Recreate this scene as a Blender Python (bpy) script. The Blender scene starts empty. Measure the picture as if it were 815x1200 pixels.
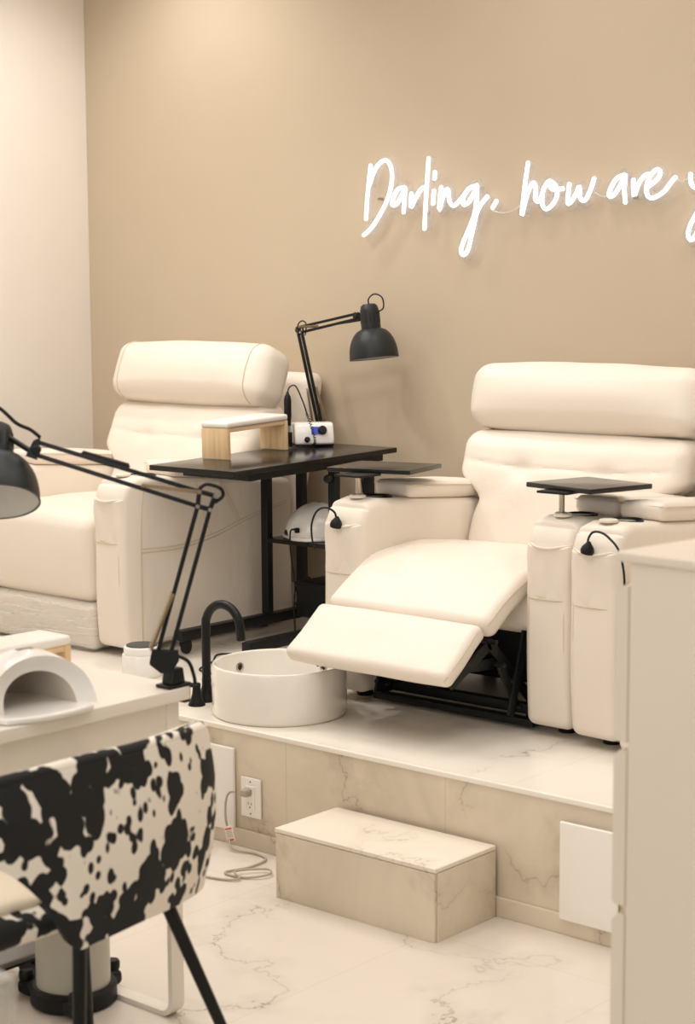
import bpy, bmesh, math, random
from math import sin, cos, pi, sqrt, radians, exp
from mathutils import Vector, Matrix, noise

random.seed(4)
SC = bpy.context.scene
COL = SC.collection
V = Vector

# ------------------------------------------------------------------ materials
def new_mat(name):
    m = bpy.data.materials.new(name); m.use_nodes = True
    return m, m.node_tree.nodes, m.node_tree.links, m.node_tree.nodes['Principled BSDF']

def lin(c):
    return tuple(((x / 255) / 12.92 if x / 255 <= .04045 else ((x / 255 + .055) / 1.055) ** 2.4) for x in c) + (1,)

def plain(name, rgb, rough=.5, metal=0, bump=0, bscale=60, coat=0, var=0.0, spec=None):
    m, n, l, b = new_mat(name)
    c = lin(rgb)
    b.inputs['Roughness'].default_value = rough
    b.inputs['Metallic'].default_value = metal
    b.inputs['Coat Weight'].default_value = coat
    if spec is not None: b.inputs['Specular IOR Level'].default_value = spec
    tc = n.new('ShaderNodeTexCoord')
    nz = n.new('ShaderNodeTexNoise'); nz.inputs['Scale'].default_value = 5; nz.inputs['Detail'].default_value = 4
    l.new(tc.outputs['Object'], nz.inputs['Vector'])
    mx = n.new('ShaderNodeMix'); mx.data_type = 'RGBA'
    v = max(var, .02)
    mx.inputs[6].default_value = tuple(x * (1 - v) for x in c[:3]) + (1,)
    mx.inputs[7].default_value = tuple(min(1, x * (1 + v)) for x in c[:3]) + (1,)
    l.new(nz.outputs['Fac'], mx.inputs[0]); l.new(mx.outputs[2], b.inputs['Base Color'])
    if bump:
        n2 = n.new('ShaderNodeTexNoise'); n2.inputs['Scale'].default_value = bscale; n2.inputs['Detail'].default_value = 6
        l.new(tc.outputs['Object'], n2.inputs['Vector'])
        bp = n.new('ShaderNodeBump'); bp.inputs['Strength'].default_value = bump; bp.inputs['Distance'].default_value = .01
        l.new(n2.outputs['Fac'], bp.inputs['Height']); l.new(bp.outputs['Normal'], b.inputs['Normal'])
    return m

def leather(name, rgb):
    m, n, l, b = new_mat(name)
    c = lin(rgb)
    b.inputs['Roughness'].default_value = .42
    b.inputs['Specular IOR Level'].default_value = .35
    tc = n.new('ShaderNodeTexCoord')
    n1 = n.new('ShaderNodeTexNoise'); n1.inputs['Scale'].default_value = 3.5; n1.inputs['Detail'].default_value = 3
    l.new(tc.outputs['Object'], n1.inputs['Vector'])
    mx = n.new('ShaderNodeMix'); mx.data_type = 'RGBA'
    mx.inputs[6].default_value = tuple(x * .96 for x in c[:3]) + (1,); mx.inputs[7].default_value = c
    l.new(n1.outputs['Fac'], mx.inputs[0]); l.new(mx.outputs[2], b.inputs['Base Color'])
    # soft creases and a fine grain
    mp = n.new('ShaderNodeMapping'); mp.inputs['Scale'].default_value = (5, 5, 2.2)
    l.new(tc.outputs['Object'], mp.inputs['Vector'])
    n2 = n.new('ShaderNodeTexNoise'); n2.inputs['Scale'].default_value = 2.2; n2.inputs['Detail'].default_value = 5
    n2.inputs['Distortion'].default_value = 1.2
    l.new(mp.outputs['Vector'], n2.inputs['Vector'])
    vo = n.new('ShaderNodeTexVoronoi'); vo.inputs['Scale'].default_value = 320
    l.new(tc.outputs['Object'], vo.inputs['Vector'])
    b1 = n.new('ShaderNodeBump'); b1.inputs['Strength'].default_value = .13; b1.inputs['Distance'].default_value = .02
    l.new(n2.outputs['Fac'], b1.inputs['Height'])
    b2 = n.new('ShaderNodeBump'); b2.inputs['Strength'].default_value = .12; b2.inputs['Distance'].default_value = .002
    l.new(vo.outputs['Distance'], b2.inputs['Height']); l.new(b1.outputs['Normal'], b2.inputs['Normal'])
    l.new(b2.outputs['Normal'], b.inputs['Normal'])
    return m

def marble(name, base, veinc, rough=.25, cloud=.10, tile=(0.5555, 1.111), off=(0.385, 0.3), vscale=1.5, seed=0.0, grout=.75, vmask=.50, axes='xy', soft=.22):
    m, n, l, b = new_mat(name)
    b.inputs['Roughness'].default_value = rough
    g = n.new('ShaderNodeNewGeometry')
    add = n.new('ShaderNodeVectorMath'); add.operation = 'ADD'; add.inputs[1].default_value = (seed, seed * 1.7, seed * .6)
    l.new(g.outputs['Position'], add.inputs[0])
    def N(scale, detail, dist, rough_=.55):
        t = n.new('ShaderNodeTexNoise'); t.inputs['Scale'].default_value = scale; t.inputs['Detail'].default_value = detail
        t.inputs['Distortion'].default_value = dist; t.inputs['Roughness'].default_value = rough_
        l.new(add.outputs[0], t.inputs['Vector']); return t.outputs['Fac']
    def M(op, a, b_=None, clamp=False):
        t = n.new('ShaderNodeMath'); t.operation = op; t.use_clamp = clamp
        for i, x in enumerate((a, b_)):
            if x is None: continue
            if isinstance(x, (int, float)): t.inputs[i].default_value = x
            else: l.new(x, t.inputs[i])
        return t.outputs[0]
    def vein(scale, width, dist):
        dt = n.new('ShaderNodeVectorMath'); dt.operation = 'DOT_PRODUCT'; dt.inputs[1].default_value = (.95 * scale, .55 * scale, .7 * scale)
        l.new(add.outputs[0], dt.inputs[0])
        f = M('ADD', dt.outputs['Value'], M('MULTIPLY', N(1.9, 8, dist, .58), 2.6))
        a = M('ABSOLUTE', M('SUBTRACT', M('FRACT', f), .5))
        return M('SUBTRACT', 1.0, M('DIVIDE', a, width, True), True)
    v1 = vein(vscale, .011, .25)
    mask = M('MULTIPLY', M('SUBTRACT', N(vscale * 1.3, 2, 0), vmask), 6.0, True)
    v1 = M('MULTIPLY', v1, mask)
    v2 = M('MULTIPLY', vein(vscale, .16, .25), soft)
    v2 = M('MULTIPLY', v2, mask)
    vs = M('ADD', v1, v2, True)
    cl = M('MULTIPLY', M('SUBTRACT', N(vscale * 1.1, 4, .8), .42), 2.2, True)
    mix1 = n.new('ShaderNodeMix'); mix1.data_type = 'RGBA'
    bc, vc = lin(base), lin(veinc)
    mix1.inputs[6].default_value = bc
    mix1.inputs[7].default_value = tuple(bc[i] * (1 - cloud * 2.2) + vc[i] * cloud * 2.2 for i in range(3)) + (1,)
    l.new(cl, mix1.inputs[0])
    mix2 = n.new('ShaderNodeMix'); mix2.data_type = 'RGBA'
    l.new(M('MULTIPLY', vs, .7), mix2.inputs[0]); l.new(mix1.outputs[2], mix2.inputs[6]); mix2.inputs[7].default_value = vc
    out = mix2.outputs[2]
    if tile:
        sx = n.new('ShaderNodeSeparateXYZ'); l.new(g.outputs['Position'], sx.inputs[0])
        lines = None
        for k, (t, o) in enumerate(zip(tile, off)):
            if not t: continue
            src = sx.outputs['XYZ'.index(axes[k].upper())]
            fr = M('FRACT', M('DIVIDE', M('SUBTRACT', src, o), t))
            d = M('MULTIPLY', M('MINIMUM', fr, M('SUBTRACT', 1.0, fr)), t)
            ln = M('LESS_THAN', d, .0013)
            lines = ln if lines is None else M('MAXIMUM', lines, ln)
        mix3 = n.new('ShaderNodeMix'); mix3.data_type = 'RGBA'
        l.new(M('MULTIPLY', lines, grout), mix3.inputs[0]); l.new(out, mix3.inputs[6])
        mix3.inputs[7].default_value = tuple(x * .62 for x in bc[:3]) + (1,)
        out = mix3.outputs[2]
    l.new(out, b.inputs['Base Color'])
    return m

def cowhide(name):
    m, n, l, b = new_mat(name)
    b.inputs['Roughness'].default_value = .8
    tc = n.new('ShaderNodeTexCoord')
    n1 = n.new('ShaderNodeTexNoise'); n1.inputs['Scale'].default_value = 11.0; n1.inputs['Detail'].default_value = 1.6
    n1.inputs['Distortion'].default_value = .3
    mp = n.new('ShaderNodeMapping'); mp.inputs['Location'].default_value = (1.1, 3.62, 2.45); mp.inputs['Scale'].default_value = (1, 1.25, .85)
    l.new(tc.outputs['Object'], mp.inputs['Vector']); l.new(mp.outputs['Vector'], n1.inputs['Vector'])
    n2 = n.new('ShaderNodeTexVoronoi'); n2.inputs['Scale'].default_value = 40; n2.feature = 'SMOOTH_F1'; n2.inputs['Smoothness'].default_value = .35
    l.new(mp.outputs['Vector'], n2.inputs['Vector'])
    a0 = n.new('ShaderNodeMath'); a0.operation = 'MULTIPLY_ADD'; a0.inputs[1].default_value = -.34
    l.new(n2.outputs['Distance'], a0.inputs[0]); l.new(n1.outputs['Fac'], a0.inputs[2])
    gv = n.new('ShaderNodeVectorMath'); gv.operation = 'DISTANCE'; gv.inputs[1].default_value = (.2, -.14, .58)
    l.new(tc.outputs['Object'], gv.inputs[0])
    a = n.new('ShaderNodeMath'); a.operation = 'MULTIPLY_ADD'; a.inputs[1].default_value = -.34
    l.new(gv.outputs['Value'], a.inputs[0])
    a2 = n.new('ShaderNodeMath'); a2.operation = 'ADD'; a2.inputs[1].default_value = .18
    l.new(a0.outputs[0], a2.inputs[0]); l.new(a2.outputs[0], a.inputs[2])
    r = n.new('ShaderNodeValToRGB'); r.color_ramp.elements[0].position = .395; r.color_ramp.elements[1].position = .42
    r.color_ramp.elements[0].color = lin((244, 236, 222)); r.color_ramp.elements[1].color = lin((22, 23, 23))
    l.new(a.outputs[0], r.inputs[0]); l.new(r.outputs[0], b.inputs['Base Color'])
    n3 = n.new('ShaderNodeTexNoise'); n3.inputs['Scale'].default_value = 180
    l.new(tc.outputs['Object'], n3.inputs['Vector'])
    bp = n.new('ShaderNodeBump'); bp.inputs['Strength'].default_value = .15; bp.inputs['Distance'].default_value = .003
    l.new(n3.outputs['Fac'], bp.inputs['Height']); l.new(bp.outputs['Normal'], b.inputs['Normal'])
    return m

def wood(name, c1, c2, scale=(60, 60, 4)):
    m, n, l, b = new_mat(name)
    b.inputs['Roughness'].default_value = .5
    tc = n.new('ShaderNodeTexCoord')
    mp = n.new('ShaderNodeMapping'); mp.inputs['Scale'].default_value = scale
    l.new(tc.outputs['Object'], mp.inputs['Vector'])
    n1 = n.new('ShaderNodeTexNoise'); n1.inputs['Scale'].default_value = 1.2; n1.inputs['Detail'].default_value = 4; n1.inputs['Distortion'].default_value = .6
    l.new(mp.outputs['Vector'], n1.inputs['Vector'])
    r = n.new('ShaderNodeValToRGB'); r.color_ramp.elements[0].position = .35; r.color_ramp.elements[1].position = .65
    r.color_ramp.elements[0].color = lin(c1); r.color_ramp.elements[1].color = lin(c2)
    l.new(n1.outputs['Fac'], r.inputs[0]); l.new(r.outputs[0], b.inputs['Base Color'])
    return m

def emit(name, rgb, strength):
    m, n, l, b = new_mat(name)
    b.inputs['Base Color'].default_value = lin(rgb)
    b.inputs['Emission Color'].default_value = lin(rgb)
    b.inputs['Emission Strength'].default_value = strength
    return m

def clear(name, tint=(245, 245, 245), gloss=.10, rough=.05, bump=0, solid=.06):
    m, n, l, b = new_mat(name)
    out = n['Material Output']
    tr = n.new('ShaderNodeBsdfTransparent'); tr.inputs[0].default_value = lin(tint)
    b.inputs['Base Color'].default_value = lin((235, 232, 226)); b.inputs['Roughness'].default_value = rough
    lw = n.new('ShaderNodeLayerWeight'); lw.inputs['Blend'].default_value = .35
    mp = n.new('ShaderNodeMapRange'); mp.inputs['To Min'].default_value = solid; mp.inputs['To Max'].default_value = solid + gloss * 5
    l.new(lw.outputs['Facing'], mp.inputs['Value'])
    mx = n.new('ShaderNodeMixShader')
    if bump:
        tcs = n.new('ShaderNodeTexCoord'); ms = n.new('ShaderNodeMapping')
        ms.inputs['Rotation'].default_value = (0, radians(-24), 0); ms.inputs['Scale'].default_value = (2.2, 2.2, 46)
        l.new(tcs.outputs['Object'], ms.inputs['Vector'])
        ns = n.new('ShaderNodeTexNoise'); ns.inputs['Scale'].default_value = 1.6; ns.inputs['Detail'].default_value = 5; ns.inputs['Distortion'].default_value = .5  # diagonal whitish streaks: glossy highlights painted into the film's opacity
        l.new(ms.outputs['Vector'], ns.inputs['Vector'])
        rs = n.new('ShaderNodeValToRGB'); rs.color_ramp.elements[0].position = .56; rs.color_ramp.elements[1].position = .72
        l.new(ns.outputs['Fac'], rs.inputs[0])
        ad = n.new('ShaderNodeMath'); ad.operation = 'ADD'; ad.use_clamp = True; l.new(rs.outputs[0], ad.inputs[0]); l.new(mp.outputs[0], ad.inputs[1])
        l.new(ad.outputs[0], mx.inputs[0])
    else: l.new(mp.outputs[0], mx.inputs[0])
    l.new(tr.outputs[0], mx.inputs[1]); l.new(b.outputs[0], mx.inputs[2])
    l.new(mx.outputs[0], out.inputs['Surface'])
    if bump:
        tc = n.new('ShaderNodeTexCoord')
        mpg = n.new('ShaderNodeMapping'); mpg.inputs['Scale'].default_value = (3, 3, 34); mpg.inputs['Rotation'].default_value = (0, radians(14), 0)
        l.new(tc.outputs['Object'], mpg.inputs['Vector'])
        nz = n.new('ShaderNodeTexNoise'); nz.inputs['Scale'].default_value = 3.0; nz.inputs['Detail'].default_value = 4; nz.inputs['Distortion'].default_value = .8
        l.new(mpg.outputs['Vector'], nz.inputs['Vector'])
        bp = n.new('ShaderNodeBump'); bp.inputs['Strength'].default_value = bump; bp.inputs['Distance'].default_value = .012
        l.new(nz.outputs['Fac'], bp.inputs['Height']); l.new(bp.outputs['Normal'], b.inputs['Normal'])
    return m

LEA = leather('cream_leather', (238, 227, 213))
LEA2 = leather('cream_leather_stitch', (214, 197, 170))
BLK = plain('black_metal', (17, 19, 19), .42, spec=.3)
BLK2 = plain('black_laminate', (17, 17, 16), .2, var=.1, spec=.35)
BLKT = plain('black_laminate_tray', (26, 24, 22), .22, var=.1)
BLKP = plain('black_plastic', (15, 16, 16), .5, spec=.3)
DGR = plain('dark_grey_enamel', (33, 37, 38), .42, spec=.35)
STEEL = plain('brushed_steel', (190, 182, 170), .3, 1)
BRASS = plain('spring_steel', (168, 150, 122), .35, .8)
WHT = plain('white_gloss_plastic', (244, 240, 234), .18, coat=.3)
WHTM = plain('white_laminate', (240, 232, 220), .35)
WHTC = plain('white_cabinet', (232, 220, 204), .45)
CER = plain('white_ceramic', (246, 240, 230), .08, coat=.5)
PLATE = plain('white_wall_plate', (246, 240, 232), .35)
PADM = plain('white_vinyl', (246, 240, 230), .35, bump=.05, bscale=20)
REFL = plain('lamp_reflector_white', (214, 208, 198), .5)
GREYP = plain('pale_grey_plastic', (190, 186, 172), .4)
WHEEL = plain('grey_wheel', (92, 92, 92), .5)
CABLE = plain('black_cable', (15, 16, 16), .45, spec=.3)
CABLEG = plain('grey_cable', (176, 164, 146), .5)
BLUE = plain('blue_panel', (30, 70, 190), .3)
REDP = plain('red_print', (214, 110, 90), .6)
TAGM = plain('white_tag', (238, 228, 216), .5)
GREYM = plain('grey_print', (120, 116, 112), .5)
MESHM = plain('dark_mesh_lid', (74, 76, 74), .55, bump=.6, bscale=220)
DARKH = plain('dark_slot', (18, 18, 18), .7)
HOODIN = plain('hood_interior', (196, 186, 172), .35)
PINE = wood('pine', (222, 186, 138), (238, 208, 164))
COW = cowhide('cowhide')
NEONM = emit('neon_white', (255, 250, 255), 1.9)
ACR = clear('clear_acrylic', tint=(253, 253, 252), gloss=.10, rough=.03, solid=.035)
ACRB = clear('clear_acrylic_backing', gloss=.05, solid=.05)
_p = ACRB.node_tree.nodes['Principled BSDF']; _p.inputs['Emission Color'].default_value = (1, .96, 1, 1); _p.inputs['Emission Strength'].default_value = .12  # slight glow added to the backing, stands in for neon light caught in it
FILM = clear('plastic_film', tint=(252, 252, 252), gloss=.05, rough=.12, bump=.9, solid=.16)
FLOORM = marble('marble_floor', (232, 223, 211), (118, 104, 90), .22, .05, (0.5555, 1.111), (-3.268 + .12, 2.2), 1.55, 5.3, .35, .42)
PLATM = marble('marble_platform_floor', (240, 232, 220), (130, 116, 102), .22, .07, (0.5555, 1.111), (-3.268 + .2, 3.85), 1.6, 11.3, .3, .45)
RISERM = marble('marble_riser', (226, 212, 190), (140, 126, 106), .3, .22, (0.5555, 0), (-3.268, 0), 1.9, 2.4, .5, .37, 'xy', .45)
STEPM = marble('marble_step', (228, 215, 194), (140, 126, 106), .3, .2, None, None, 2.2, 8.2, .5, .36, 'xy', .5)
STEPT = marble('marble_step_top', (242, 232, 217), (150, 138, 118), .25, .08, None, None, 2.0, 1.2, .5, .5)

# ------------------------------------------------------------------ mesh helpers
class MB:
    def __init__(s): s.v = []; s.f = []
    def add(s, vs, fs):
        o = len(s.v); s.v += [V(p) for p in vs]; s.f += [tuple(i + o for i in f) for f in fs]; return s
    def cushion(s, c, size, r, k=3, m=(2, 2, 2), puff=(0, 0, 0), deform=None, rot=None):
        hs = [d / 2 for d in size]; r = min([r] + [h * .999 for h in hs])
        ax = []
        for h, mm in zip(hs, m):
            a = [-h + r * (1 - math.tan(pi / 4 * (1 - i / k))) for i in range(k)]
            mid = [-(h - r) + 2 * (h - r) * i / mm for i in range(mm + 1)]
            b = [-x for x in reversed(a)]
            ax.append(a + mid + b)
        idx = {}; vs = []; fs = []
        def P(i, j, l):
            key = (i, j, l)
            if key in idx: return idx[key]
            p = [ax[0][i], ax[1][j], ax[2][l]]
            q = [max(-(h - r), min(h - r, x)) for x, h in zip(p, hs)]
            d = V(p) - V(q)
            if d.length > 1e-9: p = list(V(q) + d.normalized() * r)
            u = [max(-1, min(1, x / h)) for x, h in zip(p, hs)]
            o = list(p)
            for t in range(3):
                a_, b_ = (t + 1) % 3, (t + 2) % 3
                if puff[t]: o[t] += puff[t] * u[t] * (1 - u[a_] ** 2) * (1 - u[b_] ** 2)
            if deform: o = deform(V(o), u)
            o = V(o)
            if rot: o = rot @ o
            vs.append(o + V(c)); idx[key] = len(vs) - 1
            return idx[key]
        nx, ny, nz = (len(a) - 1 for a in ax)
        for i in range(nx):
            for j in range(ny):
                fs.append((P(i, j, 0), P(i, j + 1, 0), P(i + 1, j + 1, 0), P(i + 1, j, 0)))
                fs.append((P(i, j, nz), P(i + 1, j, nz), P(i + 1, j + 1, nz), P(i, j + 1, nz)))
        for i in range(nx):
            for l in range(nz):
                fs.append((P(i, 0, l), P(i + 1, 0, l), P(i + 1, 0, l + 1), P(i, 0, l + 1)))
                fs.append((P(i, ny, l), P(i, ny, l + 1), P(i + 1, ny, l + 1), P(i + 1, ny, l)))
        for j in range(ny):
            for l in range(nz):
                fs.append((P(0, j, l), P(0, j, l + 1), P(0, j + 1, l + 1), P(0, j + 1, l)))
                fs.append((P(nx, j, l), P(nx, j + 1, l), P(nx, j + 1, l + 1), P(nx, j, l + 1)))
        return s.add(vs, fs)
    def box(s, lo, hi, r=.003, rot=None, pivot=None):
        lo, hi = V(lo), V(hi); c = (lo + hi) / 2; sz = hi - lo
        return s.cushion(c, sz, r, 2, (1, 1, 1), rot=rot)
    def bar(s, a, b, w, h=None, up=(0, 0, 1), r=.0015):
        a, b = V(a), V(b); h = h or w
        z = (b - a); L = z.length; z.normalize(); u = V(up)
        if abs(z.dot(u)) > .98: u = V((1, 0, 0)) if abs(z.x) < .9 else V((0, 1, 0))
        x = u.cross(z).normalized(); y = z.cross(x)
        R = Matrix((x, y, z)).transposed()
        return s.cushion((a + b) / 2, (w, h, L), r, 2, (1, 1, 1), rot=R)
    def tube(s, pts, r, seg=8, smooth=0, closed=False, caps=True, flat=None):
        pts = [V(p) for p in pts]
        if smooth: pts = catmull(pts, smooth, closed)
        n = len(pts); rs = r if isinstance(r, (list, tuple)) else [r] * n
        if len(rs) != n: rs = [rs[min(len(rs) - 1, int(i * (len(rs) - 1) / (n - 1) + .5))] for i in range(n)]
        T = []
        for i in range(n):
            if closed: t = pts[(i + 1) % n] - pts[i - 1]
            else: t = pts[min(i + 1, n - 1)] - pts[max(i - 1, 0)]
            T.append(t.normalized() if t.length > 1e-9 else V((0, 0, 1)))
        u = V(flat) if flat else (V((0, 0, 1)) if abs(T[0].z) < .9 else V((1, 0, 0)))
        vs = []; fs = []
        for i in range(n):
            if flat: u = V(flat)
            a = u - T[i] * u.dot(T[i])
            if a.length < 1e-6: a = T[i].orthogonal()
            a.normalize(); b = T[i].cross(a); u = a
            for k in range(seg):
                w = 2 * pi * k / seg
                ra, rb = rs[i] if isinstance(rs[i], (tuple, list)) else (rs[i], rs[i])
                vs.append(pts[i] + a * cos(w) * ra + b * sin(w) * rb)
        for i in range(n if closed else n - 1):
            j = (i + 1) % n
            for k in range(seg):
                k2 = (k + 1) % seg
                fs.append((i * seg + k, i * seg + k2, j * seg + k2, j * seg + k))
        if caps and not closed:
            for i, sg in ((0, -1), (n - 1, 1)):
                vs.append(pts[i] + T[i] * sg * (rs[i] if not isinstance(rs[i], (tuple, list)) else min(rs[i])) * .6); c = len(vs) - 1
                for k in range(seg):
                    k2 = (k + 1) % seg
                    fs.append((c, i * seg + k2, i * seg + k) if sg < 0 else (c, i * seg + k, i * seg + k2))
        return s.add(vs, fs)
    def lathe(s, prof, seg=32, M=None, cap=True):
        vs = []; fs = []
        for r, z in prof:
            for k in range(seg):
                a = 2 * pi * k / seg; p = V((r * cos(a), r * sin(a), z)); vs.append(M @ p if M else p)
        n = len(prof)
        for i in range(n - 1):
            for k in range(seg):
                k2 = (k + 1) % seg
                fs.append((i * seg + k, i * seg + k2, (i + 1) * seg + k2, (i + 1) * seg + k))
        if cap:
            fs.append(tuple(reversed(range(seg)))); fs.append(tuple((n - 1) * seg + k for k in range(seg)))
        return s.add(vs, fs)
    def grid(s, fn, nu, nv, closed_u=False):
        vs = [fn(i / nu, j / nv) for j in range(nv + 1) for i in range(nu + (0 if closed_u else 1))]
        w = nu if closed_u else nu + 1; fs = []
        for j in range(nv):
            for i in range(nu):
                i2 = (i + 1) % w
                fs.append((j * w + i, j * w + i2, (j + 1) * w + i2, (j + 1) * w + i))
        return s.add(vs, fs)
    def prism(s, poly, d0, d1, plane='yz'):
        n = len(poly)
        def P(a, b, c): return {'yz': V((c, a, b)), 'xz': V((a, c, b)), 'xy': V((a, b, c))}[plane]
        vs = [P(a, b, d0) for a, b in poly] + [P(a, b, d1) for a, b in poly]
        fs = [tuple(reversed(range(n))), tuple(range(n, 2 * n))] + [(i, (i + 1) % n, n + (i + 1) % n, n + i) for i in range(n)]
        return s.add(vs, fs)
    def xf(s, M):
        s.v = [M @ p for p in s.v]; return s
    def build(s, name, mat, parent=None, loc=(0, 0, 0), sharp=38, solidify=0, rz=0):
        me = bpy.data.meshes.new(name)
        me.from_pydata([tuple(p) for p in s.v], [], s.f)
        bm = bmesh.new(); bm.from_mesh(me); bmesh.ops.recalc_face_normals(bm, faces=bm.faces); bm.to_mesh(me); bm.free()
        me.materials.append(mat)
        me.shade_smooth(); me.set_sharp_from_angle(angle=radians(sharp))
        o = bpy.data.objects.new(name, me); COL.objects.link(o)
        o.location = loc; o.rotation_euler = (0, 0, rz)
        if parent: o.parent = parent
        if solidify:
            md = o.modifiers.new('Solidify', 'SOLIDIFY'); md.thickness = solidify; md.offset = 0
        return o

def catmull(pts, n, closed=False):
    out = []; N = len(pts)
    for i in range(N if closed else N - 1):
        if closed: p0, p1, p2, p3 = pts[i - 1], pts[i], pts[(i + 1) % N], pts[(i + 2) % N]
        else: p0, p1, p2, p3 = pts[max(i - 1, 0)], pts[i], pts[i + 1], pts[min(i + 2, N - 1)]
        for k in range(n):
            t = k / n
            out.append(.5 * ((2 * p1) + (p2 - p0) * t + (2 * p0 - 5 * p1 + 4 * p2 - p3) * t * t + (3 * p1 - p0 - 3 * p2 + p3) * t ** 3))
    if not closed: out.append(pts[-1])
    return out

def align(origin, zdir):
    z = V(zdir).normalized(); x = z.orthogonal().normalized()
    if abs(z.z) > .3:
        x = (V((1, 0, 0)) - z * z.x).normalized()
    y = z.cross(x)
    return Matrix.Translation(V(origin)) @ Matrix((x, y, z)).transposed().to_4x4()

def empty(name, loc=(0, 0, 0), rz=0, label=None, cat=None, group=None):
    o = bpy.data.objects.new(name, None); COL.objects.link(o)
    o.location = loc; o.rotation_euler = (0, 0, rz); o.empty_display_size = .1
    return tag(o, label, cat, group)

def tag(o, label=None, cat=None, group=None, kind=None):
    if label: o['label'] = label
    if cat: o['category'] = cat
    if group: o['group'] = group
    if kind: o['kind'] = kind
    return o

def struct(o): o['kind'] = 'structure'; return o

def sstep(a, b, x):
    t = max(0, min(1, (x - a) / (b - a))); return t * t * (3 - 2 * t)

def copy_tree(o, parent=None):
    c = o.copy(); COL.objects.link(c); c.parent = parent
    for ch in list(o.children): copy_tree(ch, c)
    return c
NEON = [
    ('D', [[(-4.204, 2.022), (-4.213, 1.959), (-4.221, 1.899), (-4.227, 1.826)], [(-4.211, 1.947), (-4.189, 1.995), (-4.159, 2.027), (-4.13, 2.033), (-4.108, 2.006), (-4.106, 1.954), (-4.126, 1.895), (-4.165, 1.837), (-4.205, 1.793), (-4.24, 1.77)]]),
    ('a', [[(-4.045, 1.935), (-4.077, 1.929), (-4.097, 1.902), (-4.103, 1.877), (-4.087, 1.875), (-4.063, 1.9), (-4.043, 1.933), (-4.047, 1.892), (-4.051, 1.844)]]),
    ('r', [[(-4.015, 1.915), (-4.017, 1.865), (-4.0, 1.889), (-3.977, 1.919), (-3.958, 1.933)]]),
    ('l', [[(-3.937, 2.034), (-3.943, 1.968), (-3.948, 1.91), (-3.956, 1.783)]]),
    ('i', [[(-3.914, 1.92), (-3.918, 1.869)], [(-3.909, 1.985), (-3.911, 1.956)]]),
    ('n', [[(-3.881, 1.931), (-3.886, 1.893), (-3.889, 1.85), (-3.874, 1.893), (-3.861, 1.917), (-3.85, 1.915), (-3.844, 1.877), (-3.827, 1.862), (-3.804, 1.876), (-3.786, 1.893)]]),
    ('g', [[(-3.728, 1.926), (-3.759, 1.919), (-3.784, 1.889), (-3.782, 1.864), (-3.759, 1.874), (-3.732, 1.912), (-3.725, 1.928), (-3.727, 1.88), (-3.736, 1.83), (-3.759, 1.781), (-3.786, 1.731), (-3.793, 1.702), (-3.781, 1.691), (-3.763, 1.709), (-3.745, 1.766), (-3.727, 1.83), (-3.705, 1.865), (-3.678, 1.89)]]),
    ('comma', [[(-3.64, 1.873), (-3.66, 1.847)]]),
    ('h', [[(-3.511, 1.996), (-3.523, 1.926), (-3.536, 1.821), (-3.522, 1.866), (-3.504, 1.91), (-3.488, 1.926), (-3.479, 1.905), (-3.481, 1.872), (-3.467, 1.864), (-3.452, 1.886)]]),
    ('o', [[(-3.428, 1.929), (-3.449, 1.9), (-3.453, 1.856), (-3.436, 1.837), (-3.409, 1.853), (-3.393, 1.883), (-3.402, 1.915), (-3.427, 1.929), (-3.413, 1.902), (-3.368, 1.902)]]),
    ('w', [[(-3.344, 1.918), (-3.351, 1.859), (-3.341, 1.854), (-3.319, 1.88), (-3.306, 1.905), (-3.301, 1.868), (-3.283, 1.86), (-3.262, 1.892), (-3.247, 1.932)]]),
    ('a', [[(-3.131, 1.935), (-3.163, 1.924), (-3.188, 1.886), (-3.186, 1.868), (-3.166, 1.878), (-3.139, 1.916), (-3.129, 1.937), (-3.132, 1.887), (-3.127, 1.844)]]),
    ('r', [[(-3.099, 1.921), (-3.095, 1.868), (-3.078, 1.906), (-3.057, 1.929), (-3.041, 1.933)]]),
    ('e', [[(-3.042, 1.894), (-3.01, 1.916), (-2.999, 1.937), (-3.012, 1.946), (-3.035, 1.929), (-3.049, 1.894), (-3.044, 1.865), (-3.023, 1.858), (-2.986, 1.875), (-2.962, 1.901), (-2.942, 1.921)]]),
    ('y', [[(-2.89, 1.929), (-2.887, 1.898), (-2.871, 1.884), (-2.849, 1.906), (-2.835, 1.931), (-2.839, 1.864), (-2.859, 1.816), (-2.885, 1.772), (-2.895, 1.738), (-2.881, 1.721), (-2.86, 1.75), (-2.837, 1.805), (-2.808, 1.849)]]),
]
CORD = [(-3.665, 1.841), (-3.638, 1.833), (-3.612, 1.83), (-3.577, 1.836), (-3.544, 1.855)]
# ------------------------------------------------------------------ room shell
PZ = .34           # platform height
PY = 3.524         # platform front
WY = 5.05          # back wall
LX = -5.79         # left wall

def paint(name, rgb):
    return plain(name, rgb, .6, bump=.03, bscale=90, var=.012)
TAN = paint('tan_paint', (201, 184, 160))
CRM = paint('cream_paint', (247, 240, 230))
CEIL = paint('ceiling_paint', (246, 240, 230))

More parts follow.
